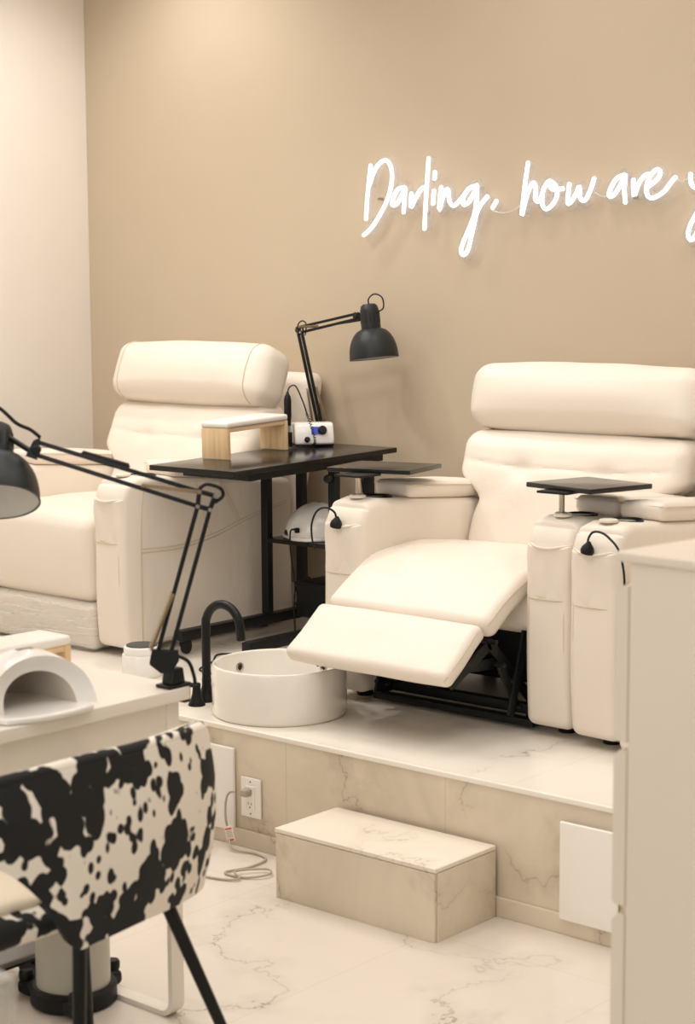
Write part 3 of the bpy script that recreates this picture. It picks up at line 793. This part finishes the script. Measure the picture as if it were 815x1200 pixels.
MB().lathe([(.006, .05), (.009, .055), (.0115, .075), (.0125, .10), (.0135, .105), (.0135, .165), (.011, .180), (.006, .188), (.004, .196)], 20, Matrix.Translation(hpx)).build('handpiece', BLKP, dr)
MB().lathe([(.011, .03), (.0115, .075)], 16, Matrix.Translation(hpx)).build('clear_sleeve', clear('smoke_sleeve', (200, 200, 200), .2, solid=.3), dr)
cb = [hpx + V((0, 0, .194)), hpx + V((.008, -.004, .214)), hpx + V((.028, -.012, .216)), hpx + V((.050, -.024, .165)), hpx + V((.064, -.034, .118))]
hx = catmull([V(p) for p in [cb[-1], hpx + V((.078, -.046, .07)), hpx + V((.088, -.060, .02)), hpx + V((.070, -.068, .006)), hpx + V((.02, -.060, .006)), hpx + V((-.03, -.035, .006))]], 40)
coil = []
for i, p in enumerate(hx):
    t = (hx[min(i + 1, len(hx) - 1)] - hx[max(i - 1, 0)]).normalized(); a = t.orthogonal().normalized(); bb_ = t.cross(a); w = i * .9
    coil.append(p + (a * cos(w) + bb_ * sin(w)) * .0045)
cc = MB().tube(cb, .0026, 8, 8); cc.tube(coil, .0016, 5)
cc.build('coiled_cord', CABLE, dr)

# UV nail lamps: dome with an arched opening toward local -y
def uv_lamp(loc, rz, W, D, H, label, plug=False):
    u = empty('uv_nail_lamp', loc, rz, label, 'nail lamp', 'white dome UV nail lamps')
    def hood(k, z0=.012):
        def f(a, t):
            an = pi * a
            tt = t * .985
            s = (1 - tt ** 2.3) ** .5 if tt > 0 else 1
            flare = 1 + .10 * exp(-tt / .06)
            hump = 1 - .12 * exp(-tt / .12)
            x = cos(an) * W / 2 * k * (s * .92 + .08 * (1 - tt)) * flare
            z = (abs(sin(an)) ** .82) * H * k * s * hump
            return V((x, .045 * z / H * (1 - tt) - D / 2 + D * (tt * (.5 + .5 * k) + (.10 if k < 1 else 0)), z0 + z))
        return f
    o = MB(); o.grid(hood(1.0), 36, 22); hd = o.build('hood', WHT, u, sharp=60)
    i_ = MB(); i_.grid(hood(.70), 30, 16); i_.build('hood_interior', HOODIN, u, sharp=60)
    rim = MB(); f1, f2 = hood(1.0), hood(.70); n = 36
    rim.add([f1(i / n, 0) for i in range(n + 1)] + [f2(i / n, 0) for i in range(n + 1)] + [f1(i / n, 0) * .45 + f2(i / n, 0) * .55 + V((0, .004, 0)) for i in range(n + 1)],
            [(i, i + 1, 2 * n + 3 + i, 2 * n + 2 + i) for i in range(n)] + [(2 * n + 2 + i, 2 * n + 3 + i, n + 2 + i, n + 1 + i) for i in range(n)])
    rim.build('rim', WHT, hd, sharp=60)
    def plate(p, q):
        p = V(p); p.x *= max(.05, 1 - .92 * max(0, q[1]) ** 2.6) ** .5 * (1 - .12 * max(0, -q[1]) ** 3); p.y -= .018 * (1 - q[0] ** 2) if q[1] < 0 else 0; return p
    MB().cushion((0, -.008, .007), (W * 1.06, D * 1.05, .013), .006, 3, (14, 14, 1), (0, .0, 0), plate).build('base_plate', WHT, u)
    bd = MB().box((-.017, -D * .16, 0), (.017, -D * .09, .001), .0004)
    bd.v = [V((p.x, p.y, p.z + .0122 + H * .955)) for p in bd.v]
    b_ = bd.build('badge', GREYM, u)
    if plug:
        MB().tube([(-W * .30, D * .41, .040), (-W * .34, D * .52, .044), (-W * .40, D * .58, .03), (-W * .42, D * .58, -.03), (-W * .40, D * .5, -.15), (-W * .36, D * .50, -.24), (-W * .42, D * .52, -.32), (-W * .36, D * .62, -.354), (-W * .1, D * .7, -.357)], .0032, 8, 8).build('power_lead', CABLE, u)
        MB().box((-W * .30 - .008, D * .37, .030), (-W * .30 + .008, D * .45, .048), .003).build('plug', BLKP, u)
    return u
uv_lamp((-4.18, 4.655, .7005), radians(180 - 28), .235, .20, .120, 'white dome nail lamp on the shelf of the black table', True)

# desk lamps
def lampset(name, label, base, u, low, elbow, head, rim_c, axis, R, Hs, housing, clampdir, bar=.008, off=.016, grip=.05, sides=((1, 1), (1, -1))):
    """u: horizontal unit vector of the arm plane; axis: unit vector from rim up to housing."""
    base, low, elbow, head, rim_c = map(V, (base, low, elbow, head, rim_c)); u = V(u).normalized(); axis = V(axis).normalized()
    L = empty(name, base, 0, label, 'desk lamp', 'black spring arm desk lamps')
    w = V((-u.y, u.x, 0))
    def l(p): return V(p) - base
    # clamp
    cm = MB()
    rz = math.atan2(clampdir[1], clampdir[0]); Mz = Matrix.Rotation(rz, 4, 'Z')
    cm.box((-.032, -.022, .0005), (.032, .022, .008), .002)
    cm.cushion((0, 0, .024), (.036, .034, .036), .005, 2, (1, 1, 1), (0, 0, 0), lambda p, q: V((p.x * (1.0 - .18 * q[2]), p.y, p.z)))
    if grip:
        cm.box((.026, -.018, -grip), (.033, .018, .006), .002)
        cm.box((.014, -.018, -grip), (.032, .018, -grip + .006), .002)
    cm.xf(Mz); cl = cm.build('clamp', BLK, L)
    MB().tube([(0, 0, .04), l(low) * .7 + V((0, 0, .012))], .007, 10).build('pivot_pin', STEEL, cl)
    # lower bracket plates
    d1 = (elbow - low).normalized(); n1 = (u - d1 * u.dot(d1)).normalized()
    lb = MB()
    for s in (-1, 1):
        pl = [l(low) + n1 * a + d1 * b + w * s * .009 for a, b in ((-off - .010, .012), (off + .008, .0), (off + .006, -.03), (-.004, -.042), (-off - .008, -.034), (-off - .016, -.006))]
        lb.add([p + w * .0012 for p in pl] + [p - w * .0012 for p in pl], [(0, 1, 2, 3, 4, 5), (11, 10, 9, 8, 7, 6)] + [(i, (i + 1) % 6, 6 + (i + 1) % 6, 6 + i) for i in range(6)])
    lb.build('lower_bracket', BLK, L)
    for s in (-1, 1):
        MB().bar(l(low) + n1 * s * off * .75, l(elbow) + n1 * s * off * .75, bar, bar, w).build('lower_arm', BLK, L)
    # elbow
    d2 = (head - elbow).normalized(); n2 = (V((0, 0, 1)) - d2 * d2.z).normalized()
    eb = MB()
    eC = l(elbow)
    ns = n1 * (1 if d2.dot(n1) > 0 else -1)
    P1, P2, P3, P4 = eC - ns * off * .75, eC + ns * off * .75, eC - ns * off * .9 + d1 * off * 1.7, eC + ns * off * 1.0 + d1 * off * 1.7
    for s in (-1, 1):
        o = w * s * .0075
        for a, b in ((P1, P3), (P3, P4), (P4, P2), (P1, P2)):
            eb.bar(a + o, b + o, .009, .002, w)
    eb.build('elbow_bracket', BLK, L)
    pv = MB()
    for p in (P1, P2, P3, P4): pv.lathe([(.004, -.011), (.0045, -.010), (.0045, .010), (.004, .011)], 12, align(p, w))
    pv.build('pivot', STEEL, L)
    U1, U2 = P4, P2
    H1, H2 = l(head) + n2 * off * .9, l(head) - n2 * off * .6
    MB().bar(U1, H1, bar, bar, w).build('upper_arm', BLK, L)
    MB().bar(U2, H2, bar, bar, w).build('upper_arm', BLK, L)
    # springs
    def spring(a, b, name='spring'):
        a, b = V(a), V(b); d = b - a; Ln = d.length; d.normalize(); x = w; y = d.cross(x); N = int(Ln / .0035)
        pts = [a + d * (Ln * i / (N * 6)) + (x * cos(i * pi / 3) + y * sin(i * pi / 3)) * .0042 for i in range(N * 6 + 1)]
        MB().tube(pts, .0013, 4).build(name, BRASS, L)
    for q, s in sides:
        spring(l(low) + n1 * q * (off + .012) + w * s * .011, l(low) + (elbow - low) * .40 + n1 * q * off * (.9 if len(set(a for a, _ in sides)) == 1 else 1.1) + w * s * .011)
    spring(P4 + w * .012, P4 + (H1 - P4) * .34 - n2 * off * 1.2 + w * .012)
    # head bracket, housing and shade
    top = rim_c + axis * (Hs + housing)
    hb = MB()
    hc = rim_c + axis * (Hs + housing * .55)
    side = (head - hc); side -= axis * side.dot(axis); side.normalize()
    tri = [l(head) + n2 * off * 1.5, l(head) - n2 * off * 1.1 - d2 * .008, l(head) - n2 * off * 1.1 + d2 * .018, l(head) + n2 * off * .9 + d2 * .012]
    for s in (-1, 1):
        o = w * s * .0075
        hb.add([p + o + w * .0012 for p in tri] + [p + o - w * .0012 for p in tri], [(0, 1, 2, 3), (7, 6, 5, 4)] + [(i, (i + 1) % 4, 4 + (i + 1) % 4, 4 + i) for i in range(4)])
    hb.tube([l(head) + d2 * .01 - n2 * off * .4, l(hc + side * .028)], .006, 10)
    hb.lathe([(.008, -.013), (.010, -.011), (.010, .011), (.008, .013)], 14, align(l(head), w))
    hb.build('head_bracket', BLK, L)
    Mx = align(l(rim_c), axis)
    rn = R * .40
    def dome(k, inset=0):
        out = []
        for i in range(15):
            t = i / 14
            r = rn + (R - rn) * (1 - t ** 2.3) ** .62
            out.append((r - inset, Hs * t + (.0 if not inset else .0005)))
        return out
    MB().lathe(dome(1), 48, Mx, False).build('shade', DGR, L, sharp=70)
    rf = MB().lathe(dome(1, .0025), 48, Mx, False).build('reflector', REFL, L, sharp=70); rf['label'] = 'white inside of lamp shade'
    MB().lathe([(R - .0028, -.0012), (R + .0012, -.0012), (R + .0012, .0018), (R - .0028, .0018)], 48, Mx, False).build('shade_rim', DGR, L)
    hs = MB().lathe([(rn * .98, -.006), (rn, 0), (rn * .98, housing * .70), (rn * .86, housing * .9), (rn * .62, housing * .985), (.001, housing)], 32, Mx @ Matrix.Translation((0, 0, Hs)), False).build('socket_housing', DGR, L)
    vt = MB()
    for k in range(14):
        a = 2 * pi * k / 14
        Mk = Mx @ Matrix.Translation((0, 0, Hs)) @ Matrix.Rotation(a, 4, 'Z')
        b = MB().box((rn * .96, -.0032, housing * .22), (rn * 1.015, .0032, housing * .62), .0008); b.xf(Mk); vt.add(b.v, b.f)
    vt.build('vent_slots', DARKH, hs)
    MB().lathe([(.016, Hs), (.018, Hs * .9), (.024, Hs * .75), (.022, Hs * .66), (.010, Hs * .6), (.001, Hs * .59)], 20, Mx, False).build('bulb', WHT, L)
    return L, l, top, axis, w, P3, P4, d2

L, l, top, ax, w, P3, P4, d2 = lampset('desk_lamp', 'black spring arm desk lamp behind the nail drill on the black table',
    (-4.345, 4.885, zt(4.885)), (-1, 0, 0), (-4.351, 4.892, 1.083), (-4.445, 4.892, 1.4166), (-4.169, 4.892, 1.477), (-4.088, 4.892, 1.330), (-.13, 0, 1), .088, .106, .089, (0, 1), bar=.0095, off=.012, grip=.04, sides=((1, 1), (-1, -1)))
tp = l(top)
MB().tube([tp - ax * .004, tp + V((.0, 0, .018)), tp + V((.03, -.004, .034)), tp + V((.065, -.004, .022)), tp + V((.068, 0, -.014)), tp + V((.03, .012, -.03)), l((-4.135, 4.905, 1.469)), l((-4.295, 4.901, 1.446)), l((-4.41, 4.901, 1.429))], .0026, 8, 8).build('cord', CABLE, L)
MB().tube([l((-4.452, 4.889, 1.419)), l((-4.452, 4.889, 1.447)), l((-4.432, 4.889, 1.461)), l((-4.412, 4.889, 1.449)), l((-4.417, 4.889, 1.409))], .0026, 8, 8).build('cord', CABLE, L)

# ------------------------------------------------------------------ loose cables under the table
def cable(pts, label, r=.003, rest=None):
    o = MB()
    c = V(pts[0])
    o.tube([V(p) - c for p in pts], r, 8, 8)
    ob = o.build('cable', CABLE, None, tuple(c)); tag(ob, label, 'cable')
    return ob
cable([(-4.10, 4.842, .953), (-4.10, 4.835, .90), (-4.085, 4.83, .82), (-4.085, 4.835, .74), (-4.06, 4.85, .62), (-4.075, 4.86, .50), (-4.09, 4.87, .435), (-4.14, 4.92, .36), (-4.25, 4.93, .343)], 'black cable hanging behind the nail lamp under the black table')
cable([(-4.30, 4.46, .3432), (-4.22, 4.40, .3432), (-4.15, 4.30, .3432), (-4.22, 4.22, .3432), (-4.15, 4.12, .3432), (-4.09, 4.0, .3432), (-3.98, 3.98, .3432)], 'black cable lying on the platform tiles between the table base bars')
cable([(-4.44, 4.93, .3432), (-4.40, 4.80, .43), (-4.385, 4.83, .52), (-4.33, 4.88, .47), (-4.22, 4.92, .36), (-4.12, 4.95, .3432)], 'black cable looping above the table base near the baseboard')

# ------------------------------------------------------------------ round canister on platform
cn = empty('waste_canister', (-4.18, 3.83, PZ), 0, 'small white round canister with dark mesh lid by the left recliner', 'canister')
MB().lathe([(.060, 0), (.064, .006), (.064, .070), (.062, .074)], 40, None, True).build('body', WHT, cn)
MB().lathe([(.058, .0745), (.059, .094), (.057, .098), (.052, .099)], 40, None, True).build('collar', WHT, cn)
MB().lathe([(.050, .0995), (.049, .103), (.030, .105), (.001, .1055)], 40, None, True).build('mesh_lid', MESHM, cn)

# ------------------------------------------------------------------ manicure desk
DZ = .73; DX = -2.675; DY = 2.588
dk = empty('manicure_desk', (DX - .28, DY - .6, 0), 0, 'white manicure desk in the left foreground with lamp clamped on its corner', 'desk')
def D(x, y, z): return V((x - (DX - .28), y - (DY - .6), z))
MB().box(D(DX - .56, DY - 1.2, DZ - .028), D(DX, DY, DZ), .003).build('desk_top', WHTM, dk)
MB().box(D(DX - .54, DY - 1.13, DZ - .17), D(DX - .022, DY - .05, DZ - .0285), .002).build('apron', WHTM, dk)
for y in (DY - .05, DY - 1.18):
    MB().box(D(DX - .545, y + .0003, DZ - .17), D(DX - .020, y + .035, DZ - .0285), .002).build('end_panel', WHTM, dk)
for y in (DY - .010, DY - 1.17):
    x0, x1, r = DX - .50, DX - .028, .03
    pts = [(x0, DZ - .171)] + [(x0, r + .006)] + [(x0 + r - r * cos(a), .006 + r - r * sin(a)) for a in (radians(q) for q in range(15, 90, 15))] + [(x0 + r, .006)] + \
          [(x1 - r, .006)] + [(x1 - r + r * sin(a), .006 + r - r * cos(a)) for a in (radians(q) for q in range(15, 90, 15))] + [(x1, r + .006), (x1, DZ - .171)]
    MB().tube([D(a, y - .005, b) for a, b in pts], [(.0055, .017)] * len(pts), 4, flat=None, caps=True).build('leg_frame', WHTM, dk) if False else None
    lg = MB(); n = len(pts); th = .006; wd = .018
    ins = []
    for i, (a, b) in enumerate(pts):
        p0, p1 = pts[max(i - 1, 0)], pts[min(i + 1, n - 1)]
        t = V((p1[0] - p0[0], p1[1] - p0[1])); t.normalize(); ins.append((V((-t.y, t.x))))
    vs = []
    for (a, b), nn in zip(pts, ins):
        for s, yy in ((-1, -wd), (1, -wd), (1, wd), (-1, wd)): vs.append(D(a + nn.x * th * s, y - .02 + yy, max(0, b + nn.y * th * s)))
    fs = [(4 * i + k, 4 * i + (k + 1) % 4, 4 * i + 4 + (k + 1) % 4, 4 * i + 4 + k) for i in range(n - 1) for k in range(4)] + [(3, 2, 1, 0), (4 * n - 4, 4 * n - 3, 4 * n - 2, 4 * n - 1)]
    lg.add(vs, fs); lg.build('leg_frame', WHTM, dk)

hand_rest((-3.085, 2.40, DZ + .0005), radians(90), .33, .105, .058, 'low wooden hand rest with white pad at the far left of the white desk')
uv_lamp((-2.795, 2.225, DZ + .0005), radians(90 - 8), .215, .215, .118, 'glossy white dome nail lamp on the white manicure desk')

bp = V((-2.70, 2.563, DZ))
L, l, top, ax, w, P3, P4, d2 = lampset('desk_lamp', 'black spring arm desk lamp clamped to the corner of the white manicure desk',
    bp, (-.67, -.74, 0), (-2.706, 2.543, .805), (-2.668, 2.629, 1.108), (-2.943, 2.408, 1.232), (-3.002, 2.343, 1.123), (-.37, .33, .868), .093, .105, .075, (0, 1), .009, .018, .036, ((1, 1), (1, -1)))
MB().tube([l((-3.03, 2.337, 1.331)), l((-3.004, 2.361, 1.320)), l((-2.977, 2.384, 1.288)), l((-2.955, 2.403, 1.274)), l((-2.94, 2.416, 1.258))], .004, 8, 8).build('cord', CABLE, L)
MB().tube([l((-2.872, 2.474, 1.223)), l((-2.80, 2.537, 1.195))], .007, 8).build('cord_sleeve', BLKP, L)
MB().tube([P4 + V((0, 0, .006)), (P3 + P4) * .5 + V((0, 0, .020)), P3 + V((.008, .008, .016)), P3 + V((.012, .011, .0)), P3 + V((.0, .0, -.014))], .004, 8, 8).build('cord', CABLE, L)
MB().tube([l((-2.694, 2.562, .80)), l((-2.672, 2.58, .785)), l((-2.664, 2.588, .755)), l((-2.662, 2.59, .735))], .004, 8, 6).build('cord', CABLE, L)

# ------------------------------------------------------------------ cowhide chair
ch = empty('cowhide_chair', (-2.5, 2.03, 0), 0, 'black and white cowhide tub chair pulled up to the white desk', 'chair')
def Cc(x, y, z): return V((x + 2.5, y - 2.03, z))
cols = [(-2.66, 2.33, .60, .62), (-2.54, 2.345, .56, .67), (-2.43, 2.355, .46, .715), (-2.365, 2.33, .430, .736), (-2.325, 2.24, .428, .744), (-2.30, 2.10, .430, .748), (-2.298, 2.0, .424, .750), (-2.30, 1.94, .428, .750),
        (-2.305, 1.88, .52, .748), (-2.318, 1.81, .59, .744), (-2.345, 1.755, .61, .738), (-2.40, 1.72, .62, .72), (-2.52, 1.70, .62, .68), (-2.66, 1.70, .60, .63)]
cc_ = [V((a, b, 0)) for a, b, _, _ in cols]; zb = [c for *_, c, d in cols]; ztp = [d for *_, d in cols]
def smp(arr, t):
    n = len(arr) - 1; x = t * n; i = min(int(x), n - 1); f = x - i
    g = lambda k: arr[max(0, min(n, k))]
    p0, p1, p2, p3 = g(i - 1), g(i), g(i + 1), g(i + 2)
    return .5 * ((2 * p1) + (p2 - p0) * f + (2 * p0 - 5 * p1 + 4 * p2 - p3) * f * f + (3 * p1 - p0 - 3 * p2 + p3) * f ** 3)
def shell(u, v):
    p = smp(cc_, u); b = smp(zb, u); t = smp(ztp, u)
    z = b + (t - b) * v
    k = 1.0 + .03 * (v - .5)
    bul = .02 * sin(pi * v)
    c = V((-2.62, 2.03, 0)); d = (p - c)
    q = c + d * k + d.normalized() * (bul - .004)
    return Cc(q.x, q.y, z)
NU, NV = 64, 16
s = MB(); th = .028
outer = [[shell(i / NU, j / NV) for i in range(NU + 1)] for j in range(NV + 1)]
cen = Cc(-2.62, 2.03, 0)
def inn(p):
    d = V((p.x - cen.x, p.y - cen.y, 0)).normalized(); return p - d * th
vs = [p for row in outer for p in row] + [inn(p) for row in outer for p in row]
W_ = NU + 1; off = W_ * (NV + 1); fs = []
for j in range(NV):
    for i in range(NU):
        a = j * W_ + i; fs.append((a, a + 1, a + W_ + 1, a + W_)); fs.append((off + a, off + a + W_, off + a + W_ + 1, off + a + 1))
ring = [i for i in range(W_)] + [j * W_ + NU for j in range(1, NV + 1)] + [NV * W_ + i for i in range(NU - 1, -1, -1)] + [j * W_ for j in range(NV - 1, 0, -1)]
for a, b in zip(ring, ring[1:] + ring[:1]): fs.append((a, b, off + b, off + a))
s.add(vs, fs)
sh_ = s.build('backrest_shell', COW, ch, sharp=60)
md = sh_.modifiers.new('Bevel', 'BEVEL'); md.width = .010; md.segments = 3; md.limit_method = 'ANGLE'; md.angle_limit = radians(50)
pp = MB(); pp.tube([outer[NV][i] * .5 + inn(outer[NV][i]) * .5 + V((0, 0, .002)) for i in range(1, NU)], .013, 10); pp.build('top_roll', COW, sh_)
def seatd(p, q):
    return V((p.x * (1 - .06 * max(0, -q[0])), p.y * (1 + .03 * q[0] * 0), p.z))
MB().cushion(Cc(-2.585, 2.03, .462), (.44, .52, .060), .028, 4, (8, 8, 1), (.02, .015, .008), seatd).build('seat', COW, ch)
sp_ = MB().cushion(Cc(-2.59, 2.03, .500), (.40, .46, .028), .013, 3, (8, 8, 1), (.01, .01, .012), seatd).build('seat_pad', leather('chair_cream', (240, 226, 202)), ch); sp_['label'] = 'smooth cream seat pad'
for a, b in (((-2.36, 2.0, .44), (-2.30, 1.935, 0)), ((-2.36, 2.205, .44), (-2.245, 2.34, 0)), ((-2.74, 1.90, .45), (-2.79, 1.86, 0)), ((-2.66, 2.255, .45), (-2.70, 2.31, 0))):
    a, b = Cc(*a), Cc(*b)
    lm = MB().tube([a + (a - b).normalized() * .0, b + (a - b).normalized() * .0], [.0135, .0095], 14, caps=False)
    n = len(lm.v); lm.f += [tuple(range(14)), tuple(range(14, 28))]
    lm.build('leg', BLK, ch)

# ------------------------------------------------------------------ grey pedestal under desk
pd = empty('floor_pedestal', (-2.945, 2.475, 0), 0, 'pale grey cylinder with black bumper base under the white desk', 'pedestal')
MB().lathe([(.082, .03), (.082, .40), (.078, .41), (.001, .41)], 48, None, False).build('column', GREYP, pd)
MB().lathe([(.001, .0), (.090, .0), (.096, .006), (.096, .038), (.090, .044), (.0815, .044)], 48, None, False).build('bumper_ring', BLKP, pd)
for an in (radians(-38), radians(90), radians(205)):
    c, s_ = cos(an), sin(an)
    a = MB(); a.cushion((.105 * c, .105 * s_, .022), (.05, .046, .036), .014, 3, (2, 2, 1), rot=None); lg = a.build('foot_lug', BLKP, pd)
    MB().lathe([(.016, .0385), (.017, .043), (.017, .055), (.014, .060), (.001, .061)], 20, Matrix.Translation((.115 * c, .115 * s_, 0)), False).build('foot_knob', BLKP, lg)

# rolling stool base edge beside the pedestal (wheel and bar)
tw = empty('rolling_cart', (-3.20, 2.42, 0), 0, 'low dark cart with grey wheels on the floor behind the clear acrylic drawers', 'cart')
MB().box((-.20, -.12, .066), (.13, .10, .080), .005).build('deck', GREYM, tw)
MB().box((-.19, -.11, .056), (.12, .09, .0657), .003).build('under_frame', BLKP, tw)
for x, y in ((.085, -.10), (.085, .08), (-.15, -.10), (-.15, .08)):
    c = MB().lathe([(.012, -.013), (.031, -.012), (.034, -.006), (.034, .006), (.031, .012), (.012, .013)], 24, align((x, y, .0345), (.6, -.8, 0))).build('wheel', WHEEL, tw)
    MB().cushion((x + .008, y + .006, .052), (.036, .036, .034), .008, 2, (1, 1, 1)).build('wheel_fork', BLKP, c)

# ------------------------------------------------------------------ clear acrylic drawers
ac = empty('acrylic_drawers', (-2.285, 1.545, 0), 0, 'clear acrylic drawer tower in the bottom left corner beside the cowhide chair', 'drawers')
hx_, hy_ = .135, .145
AH = .497
MB().box((-hx_, -hy_, 0), (hx_, hy_, .005), .001).build('bottom_panel', ACR, ac)
MB().box((-hx_, -hy_, AH - .006), (hx_, hy_, AH), .001).build('top_panel', ACR, ac)
MB().box((-hx_, hy_ - .005, .0053), (hx_, hy_, AH - .0063), .001).build('back_panel', ACR, ac)
for s in (-1, 1): MB().box((s * hx_ - .0025 * (1 + s), -hy_, .0053), (s * hx_ + .0025 * (1 - s), hy_ - .0053, AH - .0063), .001).build('side_panel', ACR, ac)
for k in range(4):
    z0 = .012 + k * .121
    d = MB(); d.box((-hx_ + .008, -hy_ + .002, z0), (hx_ - .008, hy_ - .010, z0 + .004), .001); d.box((-hx_ + .008, -hy_ + .002, z0 + .0045), (hx_ - .008, -hy_ + .007, z0 + .108), .001)
    d.box((-hx_ + .008, hy_ - .015, z0 + .0045), (hx_ - .008, hy_ - .010, z0 + .095), .001)
    for s in (-1, 1): d.box((s * (hx_ - .010) - .002, -hy_ + .008, z0 + .0045), (s * (hx_ - .010) + .002, hy_ - .016, z0 + .095), .001)
    dd = d.build('drawer', ACR, ac)
    MB().lathe([(.004, 0), (.005, .012), (.011, .018), (.010, .024), (.001, .025)], 16, align((0, -hy_ + .0015, z0 + .06), (0, -1, 0)), False).build('knob', ACR, dd)

# ------------------------------------------------------------------ white drawer cabinet, right foreground
cab = empty('drawer_cabinet', (-1.49, 2.375, 0), radians(-6), 'tall white drawer cabinet in the right foreground', 'drawer cabinet')
CW, CD, CH = .55, .50, 1.15
MB().box((0, -.002, CH - .016), (CW, CD, CH), .003).build('top', WHTC, cab)
MB().box((.026, .002, .02), (CW, CD - .01, CH - .0165), .002).build('carcass', WHTC, cab)
MB().box((.04, .012, 0), (CW - .01, CD - .03, .0198), .002).build('plinth', WHTC, cab)
zs = [(.050, .300), (.310, .563), (.577, .832), (.846, 1.096)]
for a, b in zs:
    pr = [(a, .0255), (a, .006), (a + .006, .0), (b - .014, .0), (b, .012), (b, .0255)]
    m_ = MB(); m_.prism([(x, z) for z, x in pr], .0005, CD - .014, 'xz')
    m_.build('drawer_front', WHTC, cab)

# ------------------------------------------------------------------ light
def area(name, loc, rot, size, power, col, sy=None, spread=None):
    d = bpy.data.lights.new(name, 'AREA'); d.energy = power; d.color = col; d.shape = 'RECTANGLE' if sy else 'SQUARE'; d.size = size
    if sy: d.size_y = sy
    if spread: d.spread = spread
    o = bpy.data.objects.new(name, d); COL.objects.link(o); o.location = loc; o.rotation_euler = rot
    return o
WARM = (1.0, .967, .938)
area('ceiling_panel_light', (-2.6, 2.2, 3.27), (0, 0, 0), 2.2, 28, WARM, 1.6)
area('ceiling_panel_light', (-4.4, 3.0, 3.27), (0, 0, 0), 1.6, 14, WARM, 1.2)
area('ceiling_panel_light', (-1.2, 3.4, 3.27), (0, 0, 0), 1.4, 15, WARM, 1.2)
area('front_fill_light', (-1.0, -1.9, 1.9), (radians(78), 0, radians(12)), 3.0, 60, (1.0, .975, .94), 2.2)  # unseen fill added behind the camera to brighten camera-facing fronts
def downlight(loc, power, r=.05, ang=70, blend=.8):
    d = bpy.data.lights.new('downlight', 'SPOT'); d.energy = power; d.color = WARM; d.spot_size = radians(ang); d.spot_blend = blend; d.shadow_soft_size = r
    o = bpy.data.objects.new('downlight', d); COL.objects.link(o); o.location = loc
    return o
downlight((-5.05, 4.5, 3.25), 44, .06, 125)
downlight((-5.15, 3.4, 3.25), 58, .08, 130)
downlight((-3.3, 4.45, 3.25), 20, .10, 140, 1.0)  # extra spot added to brighten the back wall
downlight((-1.9, 4.3, 3.25), 26, .10, 140, 1.0)  # extra spot added to brighten the wall's right side
downlight((-3.05, 4.0, 3.25), 30, .14, 100)
downlight((-4.3, 3.9, 3.25), 34, .08, 100)
w_ = bpy.data.worlds.new('World'); SC.world = w_; w_.use_nodes = True
bg = w_.node_tree.nodes['Background']; bg.inputs[0].default_value = (1.0, .97, .93, 1); bg.inputs[1].default_value = .25

# ------------------------------------------------------------------ camera
f, yaw, pitch, roll = 2085.17, -0.71155, 0.12064, 0.005226
fw = V((sin(yaw) * cos(pitch), cos(yaw) * cos(pitch), -sin(pitch)))
r0 = V((cos(yaw), -sin(yaw), 0)); d0 = fw.cross(r0)
rr = r0 * cos(roll) + d0 * sin(roll); dd = -r0 * sin(roll) + d0 * cos(roll)
cd = bpy.data.cameras.new('camera'); cam = bpy.data.objects.new('camera', cd); COL.objects.link(cam)
Mc = Matrix((rr, -dd, -fw)).transposed().to_4x4(); Mc.translation = V((0, 0, 1.5501))
cam.matrix_world = Mc
cd.sensor_fit = 'VERTICAL'; cd.sensor_height = 36; cd.sensor_width = 24.45; cd.lens = f / 1200 * 36
cd.clip_start = .05
cd.dof.use_dof = True; cd.dof.focus_distance = 5.6; cd.dof.aperture_fstop = 5.0
SC.camera = cam
try: SC.cycles.transparent_max_bounces = 24
except Exception: pass
SC.view_settings.view_transform = 'Standard'
SC.view_settings.look = 'None'
